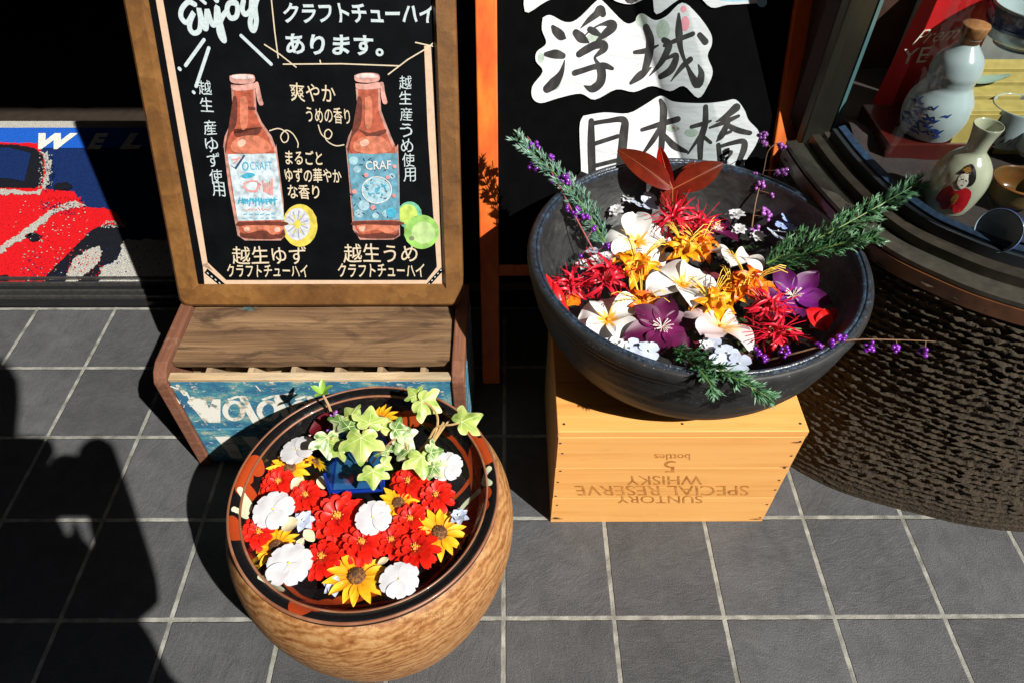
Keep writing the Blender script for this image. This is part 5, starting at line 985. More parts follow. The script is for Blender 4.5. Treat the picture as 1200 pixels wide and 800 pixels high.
b = MB()
for i in range(9):
    a = rnd.random() * 6.28; l = .012
    px, py = rnd.choice([(660, 330), (690, 350), (730, 345), (770, 372), (800, 385), (860, 372), (880, 350), (905, 340), (925, 385), (940, 395), (880, 405), (845, 268)])
    p = onz(px + rnd.uniform(-8, 8), py + rnd.uniform(-6, 6), WL + .006); b.grid(lambda u, v: p + Vector((math.cos(a) * l * u - math.sin(a) * .004 * v * P_OVAL(u), math.sin(a) * l * u + math.cos(a) * .004 * v * P_OVAL(u), .002 * math.sin(u * 3))), 5, 3)
tag(b.build('loose_petals', m_rp, None, smooth=True), 'loose crimson petals scattered on the water between the blooms of the dark bowl', 'petals', kind='stuff')
# leaves filling the water under the blooms
b = MB()
for i in range(120):
    a = rnd.random() * 6.28; rr_ = .128 * math.sqrt(rnd.random()); p = Vector((BX + rr_ * math.cos(a) + .004, BY + rr_ * math.sin(a) - .018, WL + rnd.uniform(.002, .012))); az = rnd.random() * 6.28; l = rnd.uniform(.018, .036); w = l * .2; ti = rnd.uniform(-.2, .3)
    b.grid(lambda u, v: p + Vector((math.cos(az) * l * u - math.sin(az) * w * v * P_POINT(u), math.sin(az) * l * u + math.cos(az) * w * v * P_POINT(u), ti * l * u)), 5, 2)
tag(b.build('under_leaves', mat('leaf_under', (.03, .06, .018), .5, col2=(.12, .015, .025), vs=25, fac=(.5, .55), transl=.1), None, smooth=True), 'dark leaves and bits of stem floating under the blooms in the bowl', 'leaves', kind='stuff')

# photinia sprig
ph = thing('red_leaf_sprig', 'sprig of four glossy red leaves standing at the back of the dark bowl', 'leaf sprig', onz(789, 236, .335))
m_pho = mat('photinia', (.30, .035, .012), .22, ramp=[(0, (.16, .012, .006)), (.6, (.12, .014, .005)), (1, (.10, .016, .006))], var=.25, vs=30, coat=.5, transl=.18)
m_ph2 = mat('photinia_bright', (.36, .008, .006), .22, var=.15, vs=40, coat=.5, transl=.2)
node = onz(788, 222, .372)
def leaf3(mb, a, c, w, up, bend=.12, cup=.35):
    d = c - a; L = d.length; y = d.normalized(); up = (up - y * up.dot(y)).normalized(); x = y.cross(up)
    mb.grid(lambda u, v: a + y * L * u + x * w * math.sin(math.pi * (u ** .9 * .96 + .02)) ** .8 * v + up * (bend * L * math.sin(u * 3.1) - cup * w * (1 - abs(v)) * math.sin(math.pi * u)), 14, 8, lambda u, v: u)
for tipp, zt, w, mm, up in (((724, 176), .405, .0185, m_pho, Vector((.3, -1, .8))), ((773, 172), .410, .0105, m_ph2, Vector((-.6, -1, .5))), ((847, 192), .402, .0185, m_pho, Vector((-.2, -1, .7))), ((789, 252), .355, .0195, m_pho, Vector((0, -.6, 1)))):
    b = MB(); leaf3(b, node, onz(*tipp, zt), w, up); lf = b.build('leaf', mm, ph, smooth=True)
    n9 = 9; k9 = [b.v[i_ * 9 + 4] + Vector((0, -.0004, .0004)) for i_ in range(15)]; vn = MB(); vn.tube(k9, [.0008 * (1 - .06 * i_) for i_ in range(15)], 5); vn.build('midrib', mat('midrib_red', (.34, .10, .03), .35), lf)
b = MB(); leaf3(b, node, onz(813, 190, .392), .009, Vector((0, -1, .6))); b.build('leaf', m_pho, ph, smooth=True)
b = MB(); b.tube([node, onz(789, 238, .338)], .0016, 6); b.build('stem', m_twr, ph)

# conifer sprigs
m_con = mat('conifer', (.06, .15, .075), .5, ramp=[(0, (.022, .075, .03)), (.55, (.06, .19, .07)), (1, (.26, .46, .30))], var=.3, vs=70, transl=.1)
m_cob = mat('conifer_blue', (.1, .22, .15), .5, ramp=[(0, (.05, .13, .08)), (.5, (.12, .26, .18)), (1, (.30, .46, .36))], var=.25, vs=70, transl=.1)
def conifer(label, axis, width, m, loc, nsh=46, dens=1.0, tips=()):
    r = thing('conifer_sprig', label, 'conifer sprig', loc, 'conifer sprigs in the dark bowl')
    ax = [Vector(p) for p in smooth_curve([tuple(a) for a in axis], 10)]; n = len(ax); st = MB(); st.tube(ax, [.0017 * (1 - .8 * i / n) for i in range(n)], 6); nd = MB()
    def needle(p, d, l, t, w=.0007):
        d = d.normalized(); s_ = d.orthogonal().normalized(); k = d.cross(s_); a0 = rnd.random() * 6
        base = [p + (s_ * math.cos(a0 + q_) + k * math.sin(a0 + q_)) * w for q_ in (0, 2.09, 4.19)]
        nd.add(base + [p + d * l * .6 + (b_ - p) * .9 for b_ in base] + [p + d * l], [(0, 1, 4, 3), (1, 2, 5, 4), (2, 0, 3, 5), (3, 4, 6), (4, 5, 6), (5, 3, 6)], t)
    main = (ax[-1] - ax[0]).normalized(); sx = main.cross(Vector((0, -.3, 1))).normalized(); sy = sx.cross(main)
    for i in range(nsh):
        f = (i + .5) / nsh; p = ax[min(n - 1, int(f * (n - 1)))]; d0 = (ax[min(n - 1, int(f * (n - 1)) + 2)] - ax[max(0, int(f * (n - 1)) - 2)]).normalized()
        a = rnd.choice((0, math.pi)) + rnd.gauss(0, .55); side = sx * math.cos(a) + sy * math.sin(a) * .7
        L = width * (1.0 - .62 * f) * rnd.uniform(.65, 1.2) * (.55 + .45 * min(1, f * 5)); d = (d0 * .85 + side * .75).normalized(); bend = d0 * .3 + Vector((0, 0, .12))
        pts = [p + d * L * t_ + bend * L * t_ * t_ * .4 for t_ in (0, .25, .5, .75, 1)]; st.tube(pts, [.0007, .0006, .0005, .0004, .0003], 4)
        nn = int(15 * dens)
        for k in range(nn):
            t_ = (k + rnd.random()) / nn; j = min(3, int(t_ * 4)); q_ = pts[j].lerp(pts[j + 1], t_ * 4 - j); dd = (pts[j + 1] - pts[j]).normalized(); o = dd.orthogonal().normalized(); o = Matrix.Rotation(rnd.random() * 6.28, 3, dd) @ o
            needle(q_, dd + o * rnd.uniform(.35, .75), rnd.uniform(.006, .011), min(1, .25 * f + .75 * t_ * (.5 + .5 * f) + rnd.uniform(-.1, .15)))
    nd.build('needles', m, r); st.build('stem', m_stem, r); return r
A_ = onz(898, 309, .345); B_ = onz(985, 266, .398); T_ = onz(1078, 214, .44)
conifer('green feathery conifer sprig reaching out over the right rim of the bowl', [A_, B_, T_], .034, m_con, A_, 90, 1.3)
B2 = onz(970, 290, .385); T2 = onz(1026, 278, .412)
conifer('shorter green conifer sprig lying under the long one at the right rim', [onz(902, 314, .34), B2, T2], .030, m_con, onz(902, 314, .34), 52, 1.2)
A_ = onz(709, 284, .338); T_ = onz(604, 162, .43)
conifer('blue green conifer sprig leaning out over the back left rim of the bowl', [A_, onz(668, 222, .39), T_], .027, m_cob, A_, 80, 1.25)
A_ = onz(790, 408, .36)
conifer('small dark green conifer sprig hanging over the front rim of the bowl', [A_, onz(825, 424, .388), onz(862, 443, .394), onz(904, 467, .385)], .018, m_con, A_, 44, 1.0)
conifer('tiny conifer twig drooping over the front rim left of the small sprig', [onz(795, 412, .366), onz(822, 436, .392), onz(838, 458, .386)], .012, m_con, onz(795, 412, .366), 18, .9)

# beautyberry sprigs
def berry_sprig(label, stem, cl_, m, mt, rad=.0012, br=.0028):
    pts = [Vector(p) for p in smooth_curve([tuple(onz(*p)) for p in stem], 6)]; r = thing('berry_sprig', label, 'berry sprig', pts[0], 'violet beautyberry sprigs in the dark bowl')
    b = MB(); n = len(pts); b.tube(pts, [rad * (1 - .6 * i / n) for i in range(n)], 6); tw = b
    for px, py, k, s in cl_:
        d = ray(px, py); best = min(pts, key=lambda q_: ((q_ - CAMP) - d * ((q_ - CAMP).dot(d) / d.dot(d))).length); c = CAMP + d * ((best - CAMP).dot(d) / d.dot(d))
        tw.tube([best, best.lerp(c, .6) + Vector((0, 0, .001)), c], .0005, 4)
        q_ = MB(); berries(q_, c, k, br, s); q_.build('berry_cluster', m, r, smooth=True)
    tw.build('stem', mt, r); return r
berry_sprig('violet berry sprig leaning over the back left rim of the bowl', [(700, 302, .332), (672, 250, .372), (645, 200, .405), (618, 160, .428)], [(622, 171, 11, .007), (629, 170, 6, .005), (648, 183, 8, .0055), (626, 196, 12, .008), (661, 207, 10, .007), (664, 215, 7, .006), (647, 211, 6, .005), (674, 248, 12, .007), (664, 244, 6, .005), (687, 254, 7, .006), (678, 252, 7, .006), (697, 268, 4, .004), (711, 288, 6, .006), (680, 300, 3, .003)], m_ber, m_twr)
berry_sprig('lilac berry stem rising upright at the back right of the bowl', [(881, 266, .335), (886, 235, .36), (895, 200, .388), (900, 178, .40), (910, 168, .405)], [(892, 160, 12, .0075), (896, 168, 5, .005), (916, 172, 10, .0065), (916, 201, 16, .0085), (890, 216, 14, .008), (905, 229, 5, .0045), (897, 248, 11, .007), (902, 255, 6, .005), (884, 271, 13, .008), (886, 205, 5, .004)], m_bel, m_twig)
berry_sprig('violet berry twig sticking out flat over the right front rim of the bowl', [(890, 424, .345), (930, 414, .372), (992, 399, .392), (1050, 398, .385), (1097, 400, .38)], [(985, 396, 9, .0055), (975, 400, 7, .005), (887, 414, 10, .007), (898, 420, 6, .005), (919, 411, 8, .007), (1020, 407, 11, .006), (1051, 407, 7, .005), (1083, 412, 9, .006), (960, 403, 4, .004)], m_ber, m_twig)

# ================================================================== THE CURVED SHOWCASE
CH = .388
BASE = [(.40, .86), (.405, .76), (.418, .675), (.448, .619), (.504, .576), (.560, .552), (.620, .532), (.70, .510), (.80, .500), (.92, .505), (1.05, .53), (1.2, .60), (1.32, .72)]
TOP = [(.438, .98), (.446, .90), (.462, .82), (.480, .765), (.508, .712), (.545, .672), (.590, .635), (.650, .603), (.73, .575), (.83, .562), (.95, .572), (1.08, .60), (1.20, .66), (1.30, .76)]
def resample(pts, n):
    c = [Vector((*p, 0)) for p in smooth_curve(pts, 10)]; L = [0]
    for i in range(1, len(c)): L.append(L[-1] + (c[i] - c[i - 1]).length)
    out = []; j = 0
    for k in range(n):
        s_ = L[-1] * k / (n - 1)
        while j < len(L) - 2 and L[j + 1] < s_: j += 1
        out.append(c[j].lerp(c[j + 1], min(1, max(0, (s_ - L[j]) / max(1e-9, L[j + 1] - L[j])))))
    return out
TOP = [(x * .926, y * .926) for x, y in TOP]
BASE[0:3] = [(.372, .83), (.386, .75), (.410, .678)]
NS = 420
cb0 = resample(BASE, NS); ct0 = resample(TOP, NS)
def normals(c): 
    o = []
    for i in range(len(c)):
        d = (c[min(i + 1, len(c) - 1)] - c[max(i - 1, 0)]).normalized(); o.append(Vector((-d.y, d.x, 0)))   # to the left of travel: towards the inside
    return o
nt0 = normals(ct0); 
if (Vector((.9, 1, 0)) - ct0[NS // 2]).dot(nt0[NS // 2]) < 0: nt0 = [-q_ for q_ in nt0]
cs_ = thing('display_case', 'curved glass shop showcase on a rough brown plastered base at the right', 'display case', (.85, .9, 0))
b = MB(); NZ = 260; vs = []
for j in range(NZ + 1):
    f0 = j / NZ; f = 1 - (1 - f0) ** 1.35
    for i in range(NS):
        p = cb0[i].lerp(ct0[i], f) ; z = CH * f0; n_ = -nt0[i]
        s_ = i * .0030; wz = z * 1.0 + .006 * mnoise.noise(Vector((s_ * 9, z * 12, 2)))
        row = 1 - 2.0 * abs(math.sin(math.pi * (wz * 92 + .7 * mnoise.noise(Vector((s_ * 14, z * 30, 5)))))) ; h = row * (.30 + 1.5 * max(0, mnoise.noise(Vector((s_ * 70, z * 130, 7))) + .18)); h += .75 * mnoise.noise(Vector((s_ * 150, wz * 330, 4)))
        h = max(-.35, h); vs.append(Vector((p.x, p.y, z)) + n_ * .0048 * h * min(1, .12 + z * 14))
b.add(vs, [(j * NS + i, j * NS + i + 1, (j + 1) * NS + i + 1, (j + 1) * NS + i) for j in range(NZ) for i in range(NS - 1)])
b.build('plaster_base', mat('rough_plaster', (.026, .0165, .0065), .9, var=.5, vs=60, bump=.9, bs=240, bdist=.003), cs_)
def band(name, d0, z0, d1, z1, m, c=ct0, par=cs_, sm=True):           # strip from (offset inward, z) to (offset, z)
    mb = MB(); n = len(c); mb.add([Vector((c[i].x, c[i].y, 0)) + nt0[i] * d0 + Vector((0, 0, z0)) for i in range(n)] + [Vector((c[i].x, c[i].y, 0)) + nt0[i] * d1 + Vector((0, 0, z1)) for i in range(n)], [(i, i + 1, n + i + 1, n + i) for i in range(n - 1)]); return mb
def bands(name, prof_, m, par=cs_):
    mb = MB(); n = NS; vs = []
    for d, z in prof_: vs += [Vector((ct0[i].x, ct0[i].y, z)) + nt0[i] * d for i in range(n)]
    mb.add(vs, [(j * n + i, j * n + i + 1, (j + 1) * n + i + 1, (j + 1) * n + i) for j in range(len(prof_) - 1) for i in range(n - 1)]); return mb.build(name, m, par)
alu = mat('dull_aluminium', (.095, .09, .072), .5, metal=.75, var=.25, vs=30, bump=.1, bs=200)
bands('wood_ring', [(.012, CH - .012), (-.003, CH - .010), (-.003, CH + .010), (.014, CH + .0105)], mat('ring_wood', (.10, .035, .012), .4, var=.3, vs=30, coat=.2))
bands('sill_rail', [(-.001, CH + .0115), (-.001, CH + .0175), (.014, CH + .0185), (.016, CH + .013), (.034, CH + .013)], alu)
bands('sill_rail', [(.034, CH + .012), (.034, CH + .026), (.046, CH + .027), (.049, CH + .020), (.062, CH + .020), (.062, CH + .012)], mat('dark_aluminium', (.07, .062, .048), .4, metal=.7, var=.25, vs=30))
bands('gasket', [(.0625, CH + .012), (.0625, CH + .034), (.069, CH + .034)], mat('gasket_black', (.012, .016, .02), .5))
bands('blue_lining', [(.0705, CH + .020), (.0705, CH + .037), (.080, CH + .039), (.086, CH + .026)], mat('blue_cloth', (.008, .03, .07), .7, var=.6, vs=50, bump=.6, bs=90))
# glass: curved pane standing in the gasket
GLZ = 1.9
mb = MB(); n = NS; sel = list(range(48, NS)); d = .0665
vs = []
for z in (CH + .02, .9, GLZ): vs += [Vector((ct0[i].x, ct0[i].y, z)) + nt0[i] * d for i in sel]
k = len(sel); mb.add(vs, [(j * k + i, j * k + i + 1, (j + 1) * k + i + 1, (j + 1) * k + i) for j in range(2) for i in range(k - 1)])
mb.build('glass_pane', clear('case_glass', (.80, .84, .84), 1.25, .01), cs_, smooth=True)
# corner post of flat metal, teal glass edge
def quadbox(mb, pts, z0, z1): mb.prism([Vector((*p, z0)) for p in pts], [Vector((*p, z1)) for p in pts])
b = MB(); quadbox(b, [(.437, .926), (.486, .952), (.480, .966), (.431, .940)], .362, GLZ); b.build('post', mat('post_metal', (.06, .055, .042), .35, metal=.8, var=.15, vs=9, stretch=(3, 3, .4)), cs_, bevel=.002)
b = MB(); quadbox(b, [(.420, .955), (.434, .945), (.440, .96), (.425, .99)], .345, GLZ); b.build('post', mat('post_dark', (.03, .022, .018), .5), cs_)
b = MB(); quadbox(b, [(.4885, .953), (.4955, .957), (.494, .964), (.487, .960)], .362, GLZ); b.build('glass_edge', mat('glass_edge', (.06, .13, .14), .15, spec=.8), cs_)
b = MB(); b.add([(.425, .985, 0), (.425, 1.16, 0), (.425, 1.16, GLZ), (.425, .985, GLZ)], [(0, 1, 2, 3)]); b.build('side_panel', MATS['dark_wood'], cs_)
FZ = CH + .014
inner = [Vector((ct0[i].x, ct0[i].y, 0)) + nt0[i] * .066 for i in range(42, NS, 4)]
b = MB(); o = [Vector((p.x, p.y, FZ - .006)) for p in inner] + [Vector((1.3, 1.15, FZ - .006)), Vector((.462, 1.15, FZ - .006))]; b.poly(o); b.build('floor_board', mat('case_floor', (.03, .022, .018), .8), cs_)
b = MB(); b.box((.94, 1.156, .95), (1.06, .01, 1.6)); b.box((1.40, .95, .9), (.02, .5, 1.6)); b.build('back_panel', mat('case_back', (.05, .022, .014), .6, var=.3, vs=10), cs_)
b = MB(); b.poly([(.500, 1.148, FZ), (.494, .966, FZ), (.494, .966, GLZ), (.500, 1.148, GLZ)]); b.build('side_pane', mat('side_metal', (.15, .15, .12), .5, metal=.5, var=.3, vs=8), cs_)
# cloth
b = MB()
def clf(u, v):
    x = .50 + u * .5; y = .70 + (v + 1) / 2 * .28 - .16 * max(0, u - .1) * (1 - (v + 1) / 2) ; 
    h = .5 + .5 * mnoise.noise(Vector((x * 16 + y * 9, y * 14 - x * 6, 1))); return Vector((x, y, FZ + .002 + .022 * h * h))
b.grid(clf, 60, 40); tag(b.build('crumpled_cloth', mat('brown_cloth', (.028, .019, .017), .9, var=.2, vs=40, bump=.3, bs=300), None, smooth=True), 'crumpled dark brown cloth on the floor of the showcase', 'cloth')
cer = mat('white_porcelain', (.40, .48, .49), .18, var=.05, vs=20, spec=.6, coat=.4)
crm = mat('cream_porcelain', (.45, .46, .33), .2, var=.06, vs=20, spec=.6, coat=.4)
cob = mat('cobalt_paint', (.02, .05, .22), .25, var=.4, vs=60)
def at(p, h): return Vector((p.x, p.y, h))
FZC = FZ + .012
# gourd bottle
pg = onz(1086, 152, FZ + .03); Hg = ony(1140, 42, pg.y).z - pg.z; print('gourd', pg, Hg)
gb = thing('gourd_bottle', 'pale porcelain gourd shaped sake bottle with a cork and blue painting in the showcase', 'bottle', (pg.x, pg.y, FZ))
b = MB(); b.box((pg.x + .01, pg.y + .02, FZ + .014), (.15, .11, .028)); tag(b.build('lacquer_box', mat('red_lacquer', (.06, .006, .004), .3, coat=.5, var=.2, vs=12), None, bevel=.002), 'low dark red lacquer stand under the gourd bottle', 'stand')
k = Hg / 1.0
prg = smooth_curve([(0, 0), (.27, .0), (.33, .04), (.385, .2), (.37, .36), (.30, .48), (.268, .54), (.272, .60), (.285, .68), (.25, .80), (.15, .905), (.105, .96), (.125, 1.0), (.09, 1.0), (.085, .97)], 6)
b = MB(); b.lathe([(r * k * .84, z * k + FZ + .0285) for r, z in prg], (pg.x, pg.y, 0), 56); body = b.build('body', cer, gb, smooth=True)
b = MB(); b.lathe([(0, Hg + FZ + .045), (.0 + .122 * k, Hg + FZ + .0445), (.128 * k, Hg + FZ + .043), (.095 * k, Hg + FZ + .022), (0, Hg + FZ + .02)], (pg.x, pg.y, 0), 32); b.build('cork', mat('cork', (.30, .13, .04), .8, var=.4, vs=60), gb, smooth=True)
def onlathe(prof_, c, z, az, lift=.0006):
    pr_ = sorted(prof_, key=lambda q_: abs(q_[1] - z))[0]; return Vector((c[0] + (pr_[0] + lift) * math.cos(az), c[1] + (pr_[0] + lift) * math.sin(az), z))
gp = [(r * k * .84, z * k + FZ + .0285) for r, z in smooth_curve([(.27, .0), (.33, .04), (.385, .2), (.37, .36), (.30, .48), (.268, .54), (.285, .68), (.25, .80), (.15, .905)], 24)]
b = MB()
for i in range(34):
    z = FZ + .0285 + k * rnd.uniform(.08, .42); a = R(-115 + rnd.uniform(-75, 10)); pts = [onlathe(gp, pg, z + k * .012 * j * rnd.uniform(-1, 1), a + .09 * j) for j in range(4)]
    nn = (pts[1] - Vector((pg.x, pg.y, pts[1].z))).normalized(); b.stroke(pts, [.0006, .0016, .002, .0005], nn)
b.build('painting', cob, gb)
# crinkled clear film round it is left as faint streaks of pale paint: tokkuri with a painted lady
pt = onz(1108, 240, FZC); Ht = ony(1143, 148, pt.y).z - pt.z; print('tokkuri', pt, Ht)
tk = thing('sake_flask', 'cream sake flask painted with a lady in a red kimono in the showcase', 'flask', (pt.x, pt.y, FZ))
pf = [(0, 0), (.22, 0), (.26, .03), (.30, .16), (.325, .34), (.30, .50), (.22, .62), (.135, .70), (.12, .76), (.135, .88), (.165, 1.0), (.15, 1.0), (.115, .86), (.1, .76)]
pf = [(r * Ht * .9, z * Ht + FZC) for r, z in smooth_curve(pf, 6)]
b = MB(); b.lathe(pf, (pt.x, pt.y, 0), 48); b.build('body', crm, tk, smooth=True)
b = MB(); b.lathe([(.21 * Ht, FZC - .004), (.222 * Ht, FZC + .006), (.18 * Ht, FZC + .0065)], (pt.x, pt.y, 0), 40); b.build('foot', mat('foot_dark', (.02, .016, .012), .6), tk)
fa = -2.05
def tkp(u, v, l=1): return onlathe(pf[6:-20], pt, FZC + v * Ht, fa + u, .0004 * l)
def tpoly(name, m, pts, l=1):
    mb = MB(); pts = smooth_curve(pts + [pts[0]], 3)[:-1]; cu = sum(p[0] for p in pts) / len(pts); cv = sum(p[1] for p in pts) / len(pts); n = len(pts)
    vs = [tkp(cu, cv, l)]
    for f in (.33, .66, 1): vs += [tkp(cu + (u - cu) * f, cv + (v - cv) * f, l) for u, v in pts]
    mb.add(vs, [(0, 1 + i, 1 + (i + 1) % n) for i in range(n)] + [(1 + q_ * n + i, 1 + (q_ + 1) * n + i, 1 + (q_ + 1) * n + (i + 1) % n, 1 + q_ * n + (i + 1) % n) for q_ in range(2) for i in range(n)]); return mb.build(name, m, tk, smooth=True)
tpoly('painted_robe', mat('robe_red', (.55, .012, .02), .3), [(-.62, .16), (-.55, .30), (-.35, .40), (-.1, .36), (.15, .42), (.42, .38), (.55, .26), (.60, .10), (.35, .06), (.1, .12), (-.2, .08), (-.4, .14)], 1)
tpoly('painted_face', mat('face_paint', (.75, .70, .58), .3), [(-.16, .44), (-.22, .52), (-.1, .58), (.1, .57), (.18, .48), (.05, .40)], 2)
tpoly('painted_hair', mat('hair_paint', (.015, .012, .012), .3), [(-.30, .55), (-.2, .62), (.05, .645), (.3, .60), (.38, .50), (.25, .44), (.18, .53), (.02, .585), (-.15, .565)], 3)
tpoly('painted_comb', mat('comb_paint', (.35, .17, .03), .3), [(-.25, .585), (-.05, .625), (.12, .60), (-.02, .57)], 4)
tpoly('painted_sash', MATS['comb_paint'], [(-.12, .24), (-.05, .33), (.08, .32), (.1, .22), (0, .18)], 2)
b = MB()
for pts in ([(-.1, .50), (-.04, .51)], [(.04, .505), (.09, .495)], [(-.02, .445), (.02, .445)]): b.stroke([tkp(*p, 5) for p in pts], .0007, (tkp(0, .5, 2) - Vector((pt.x, pt.y, FZC + .5 * Ht))).normalized())
b.build('painted_features', MATS['hair_paint'], tk)
def bowl_thing(name, label, px, py, z, r, h, m, group=None, foot=.55, inm=None, flare=1.0, par=None):
    c = onz(px, py, z); t = thing(name, label, 'cup', (c.x, c.y, z), group)
    p = smooth_curve([(0, .001), (r * foot, .001), (r * foot * 1.02, h * .10), (r * (.55 + .45 * flare * .8), h * .30), (r * .97, h * .65), (r, h), (r * .96, h * 1.01), (r * .92, h * .75), (r * .7, h * .3), (0, h * .16)], 5)
    b = MB(); b.lathe([(q_[0], q_[1] + z) for q_ in p], (c.x, c.y, 0), 48); b.build('body', m, t, smooth=True); return t, c
# upper step with a yellow crate
st_z = FZ + .075; pc = onz(1168, 118, st_z)
yc = thing('yellow_crate', 'yellow slatted crate serving as the upper step in the showcase', 'crate', (pc.x + .10, pc.y + .05, FZ))
ym = mat('crate_yellow', (.46, .36, .10), .5, var=.15, vs=30)
yx0, yx1, yy0, yy1 = pc.x - .055, pc.x + .30, pc.y - .03, pc.y + .14
b = MB(); b.box(((yx0 + yx1) / 2, yy0 + .004, FZ + .035), (yx1 - yx0, .008, .07)); b.box((yx0 + .004, (yy0 + yy1) / 2, FZ + .035), (.008, yy1 - yy0 - .018, .07)); b.build('side', ym, yc)
for i in range(4): b = MB(); b.box(((yx0 + yx1) / 2, yy0 + .018 + i * .040, st_z - .004), (yx1 - yx0, .030, .008)); b.build('slat', ym, yc, bevel=.001)
b = MB(); b.box(((yx0 + yx1) / 2 + .03, yy1 + .06, FZ + .07), (yx1 - yx0, .10, .14)); tag(b.build('upper_shelf', mat('shelf_grey', (.26, .27, .25), .5, var=.15, vs=20), None, bevel=.002), 'grey shelf block behind the yellow crate carrying the blue bowl', 'shelf')
t, c = bowl_thing('rice_bowl', 'blue and white rice bowl on the upper shelf at the right edge', 1192, 54, FZ + .141, .052, .052, cer)
b = MB(); b.lathe([(.050, FZ + .141 + .030), (.0535, FZ + .141 + .046), (.0535, FZ + .141 + .050)], (c.x, c.y, 0), 48); b.lathe([(.0305, FZ + .145), (.046, FZ + .157), (.0515, FZ + .172)], (c.x, c.y, 0), 48); b.build('painted_band', mat('cobalt_band', (.012, .03, .10), .25, col2=(.20, .28, .38), vs=70, fac=(.55, .62)), t, smooth=True)
t, c = bowl_thing('white_cup', 'plain white cylindrical cup standing before the yellow crate', 1172, 165, FZC + .01, .033, .052, cer, None, .8)
b = MB()
for i in range(8): a = R(-130 + rnd.uniform(-25, 25)); z = FZC + .01 + .02 + rnd.uniform(-.012, .012); b.stroke([Vector((c.x + .0333 * math.cos(a + .06 * j), c.y + .0333 * math.sin(a + .06 * j), z + .004 * j)) for j in range(3)], [.0004, .0012, .0004], Vector((math.cos(a), math.sin(a), 0)))
b.build('painting', MATS['hair_paint'], t)
t, c = bowl_thing('small_cup', 'small white cup with red specks cut by the right edge of the photo', 1207, 182, FZC + .008, .026, .032, cer)
b = MB()
for i in range(6): a = R(-150 + i * 13); b.disc((c.x + .0264 * math.cos(a), c.y + .0264 * math.sin(a), FZC + .008 + .024 + .004 * (i % 2)), .0016, 8, Vector((math.cos(a), math.sin(a), 0)))
b.build('painting', MATS['robe_red'], t)
t, c = bowl_thing('brown_cup', 'olive glazed cup with a brown rim beside the painted flask', 1182, 238, FZC - .004, .032, .034, mat('olive_glaze', (.10, .085, .03), .25, col2=(.16, .06, .015), vs=25, coat=.4))
b = MB(); b.lathe([(.0325 + .0013 * math.cos(a), FZC + .030 + .0013 * math.sin(a)) for a in [k_ * math.pi / 4 for k_ in range(9)]], (c.x, c.y, 0), 48); b.build('rim', mat('rim_brown', (.28, .09, .02), .25), t, smooth=True)
# sake cup lying on its side
pl = onz(1180, 268, FZC + .02); lc = thing('sake_cup', 'pale blue footed sake cup lying on its side near the glass', 'cup', (pl.x, pl.y, FZC + .012))
ML = Matrix.Translation((pl.x, pl.y, FZC + .018)) @ Matrix.Rotation(R(30), 4, 'Z') @ Matrix.Rotation(R(-72), 4, 'Y')
pcup = smooth_curve([(0, -.018), (.013, -.018), (.012, -.010), (.012, -.006), (.019, .004), (.0255, .020), (.0245, .020), (.017, .005), (0, -.002)], 5)
t_ = MB(); t_.lathe(pcup, (0, 0, 0), 40); b = MB(); b.add([ML @ v for v in t_.v], t_.f); b.build('body', mat('pale_blue_porcelain', (.48, .62, .68), .2, coat=.4), lc, smooth=True)
t_ = MB(); t_.lathe([(.0262, .0185), (.0266, .0205), (.0240, .0207)], (0, 0, 0), 40); t_.lathe([(.0136, -.0165), (.0137, -.0135)], (0, 0, 0), 40); b = MB(); b.add([ML @ v for v in t_.v], t_.f); b.build('blue_line', cob, lc, smooth=True)
b = MB()
for cz, rr_ in ((.006, .0042), (.0125, .003)):
    for a0 in (-1.6,):
        rad = .0198 + (cz - .004) * .4 + .0006; b.poly([ML @ Vector((rad * math.cos(a0 + rr_ / rad * math.cos(q_ * .52)), rad * math.sin(a0 + rr_ / rad * math.cos(q_ * .52)), cz + rr_ * math.sin(q_ * .52))) for q_ in range(12)])
b.build('gourd_mark', mat('mark_blue', (.05, .16, .40), .3), lc)
# celadon dish, red bag, card
pd = onz(1140, 92, FZ + .085); dd_ = MB(); dd_.grid(lambda u, v: Vector((pd.x - .035 + .085 * u, pd.y + .012 * v * math.sin(math.pi * (u * .9 + .05)), st_z + .004 + .008 * (2 * u - 1) ** 2 + .004 * v * v)), 14, 6); 
tag(dd_.build('celadon_dish', mat('celadon', (.30, .42, .34), .2, coat=.4), None, smooth=True), 'small leaf shaped celadon dish on the yellow crate beside the gourd bottle', 'dish')
rg_ = thing('red_bag', 'tall red gift bag with white lettering behind the gourd bottle', 'bag', (pg.x - .02, pg.y + .09, FZ))
yb_ = pg.y + .075; q0 = ony(1030, 150, yb_); q1 = ony(1130, 150, yb_)
xl, xr = ony(1040, 135, yb_).x, ony(1150, 60, yb_).x
b = MB(); b.prism([(xl, yb_, FZ + .001), (xr, yb_, FZ + .001), (xr - .004, yb_ + .006, FZ + .34), (xl + .004, yb_ + .006, FZ + .34)], [(xl, yb_ + .055, FZ + .001), (xr, yb_ + .055, FZ + .001), (xr - .004, yb_ + .020, FZ + .34), (xl + .004, yb_ + .020, FZ + .34)]); b.build('body', mat('bag_red', (.50, .008, .012), .45, var=.15, vs=12), rg_, bevel=.001)
mb = MB(); yq = yb_ - .0012
def bq(x, y): return ony(x, y, yq)
put_text(mb, 'YE', bq(1053, 76), bq(1085, 73), bq(1060, 58), .0); mb.build('lettering', mat('bag_print', (.70, .66, .55), .5), rg_)
mb = MB(); put_text(mb, 'Prem', bq(1069, 53), bq(1120, 46), bq(1078, 36), -.01, .35); mb.build('lettering', MATS['bag_print'], rg_)
px_ = onz(1190, 20, FZ + .14)
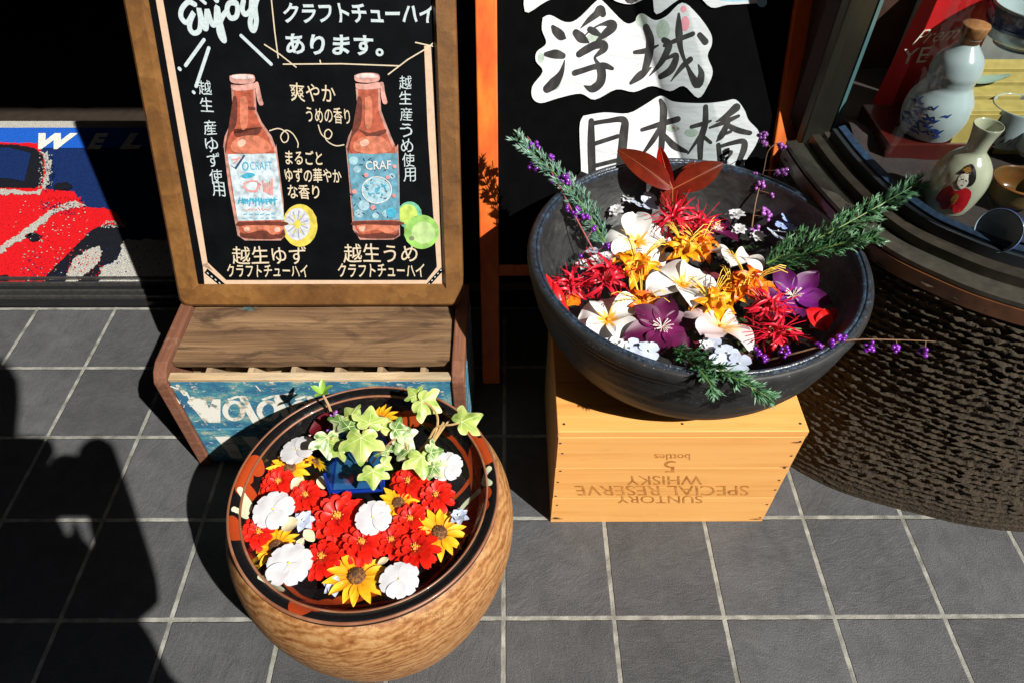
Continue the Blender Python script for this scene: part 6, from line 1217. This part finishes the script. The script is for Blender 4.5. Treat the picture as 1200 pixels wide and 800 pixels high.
b = MB(); P0 = ony(1178, 16, yy1 + .115); b.prism([P0, P0 + Vector((.10, 0, .0)), P0 + Vector((.10, .015, .08)), P0 + Vector((0, .015, .08))], [P0 + Vector((0, .0008, 0)), P0 + Vector((.10, .0008, 0)), P0 + Vector((.10, .0158, .08)), P0 + Vector((0, .0158, .08))])
cd = b.build('menu_card', mat('card', (.50, .50, .46), .6), None); tag(cd, 'white card with brush marks at the top right inside the showcase', 'card')
b = MB(); put_text(b, 'N', P0 + Vector((.014, -.0007, .012)), P0 + Vector((.030, -.0007, .012)), P0 + Vector((.018, .0030, .032)), .0, .2); b.build('lettering', MATS['hair_paint'], cd)

# ================================================================== THE PHOTOGRAPHER (outside the frame, throws the shadow at the left)
pe = thing('person', 'crouching photographer in dark clothes holding a camera, behind the view', 'person', (.1, -.25, -.002))
def skin(name, joints, edges, m, par, root=0):
    me = bpy.data.meshes.new(name); me.from_pydata([Vector(j[:3]) - parent_world(par) for j in joints], edges, []); me.materials.append(m)
    o = bpy.data.objects.new(name, me); C.objects.link(o); o.parent = par
    sk = o.modifiers.new('skin', 'SKIN'); sk.use_smooth_shade = True
    for i, j in enumerate(joints): me.skin_vertices[0].data[i].radius = (j[3], j[3] * (j[4] if len(j) > 4 else 1)); me.skin_vertices[0].data[i].use_root = (i == root)
    sb = o.modifiers.new('sub', 'SUBSURF'); sb.levels = 1; sb.render_levels = 2
    dg = bpy.context.evaluated_depsgraph_get(); nm = bpy.data.meshes.new_from_object(o.evaluated_get(dg)); o.modifiers.clear(); o.data = nm; return o
def sunpt(px, py, y):                                 # the point at depth y whose shadow falls there on the paving
    g = onz(px, py, 0); t_ = (y - g.y) / TOSUN.y; return g + TOSUN * t_
hd = sunpt(-26, 445, -.20); el = sunpt(158, 705, -.14); hr = sunpt(112, 500, -.07); hl = sunpt(72, 512, -.09); sr = sunpt(42, 668, -.28); ell = sunpt(-70, 535, -.16); sl_ = sunpt(-110, 600, -.26)
tp = sunpt(-45, 650, -.29); md = sunpt(105, 775, -.30); hp = sunpt(125, 910, -.30)
print('person', [tuple(round(c, 2) for c in v) for v in (hd, el, hr, hl, sr, ell, sl_, tp, md, hp)])
kx = hp.x
J = [(hp.x, hp.y, hp.z, .10, .8), (md.x, md.y, md.z, .10, .75), (tp.x, tp.y, tp.z, .09, .7), (hd.x, hd.y - .03, hd.z - .10, .042), (hd.x, hd.y, hd.z - .03, .066), (hd.x, hd.y, hd.z + .04, .06),
     (sr.x, sr.y, sr.z, .055), (el.x, el.y, el.z, .042), (hr.x, hr.y - .02, hr.z - .01, .03), (sl_.x, sl_.y, sl_.z, .055), (ell.x, ell.y, ell.z, .040), (hl.x, hl.y - .02, hl.z - .01, .027),
     (kx + .08, -.30, hp.z - .10, .085), (kx + .10, -.20, .42, .065), (kx + .10, -.34, .07, .045), (kx + .10, -.24, .025, .03), (kx - .08, -.30, hp.z - .10, .085), (kx - .10, -.20, .42, .065), (kx - .10, -.34, .07, .045), (kx - .10, -.24, .025, .03)]
E_ = [(0, 1), (1, 2), (2, 3), (3, 4), (4, 5), (2, 6), (6, 7), (7, 8), (2, 9), (9, 10), (10, 11), (0, 12), (12, 13), (13, 14), (14, 15), (0, 16), (16, 17), (17, 18), (18, 19)]
skin('body', J, E_, mat('dark_clothes', (.03, .03, .035), .9), pe)
cm = thing('camera_body', 'black compact camera held by the photographer', 'camera', (0, -.07, CAM_H - .03))
b = MB(); b.box((0, -.075, CAM_H), (.12, .04, .075)); b.box((0.0, -.075, CAM_H + .045), (.04, .03, .02)); b.lathe([(.028, 0), (.030, .03), (.026, .032)], (0, 0, 0), 24, lambda v, a, i: Vector((v.x, -.054 + v.z, CAM_H + v.y))); b.build('casing', mat('camera_black', (.02, .02, .02), .5), cm, bevel=.004)
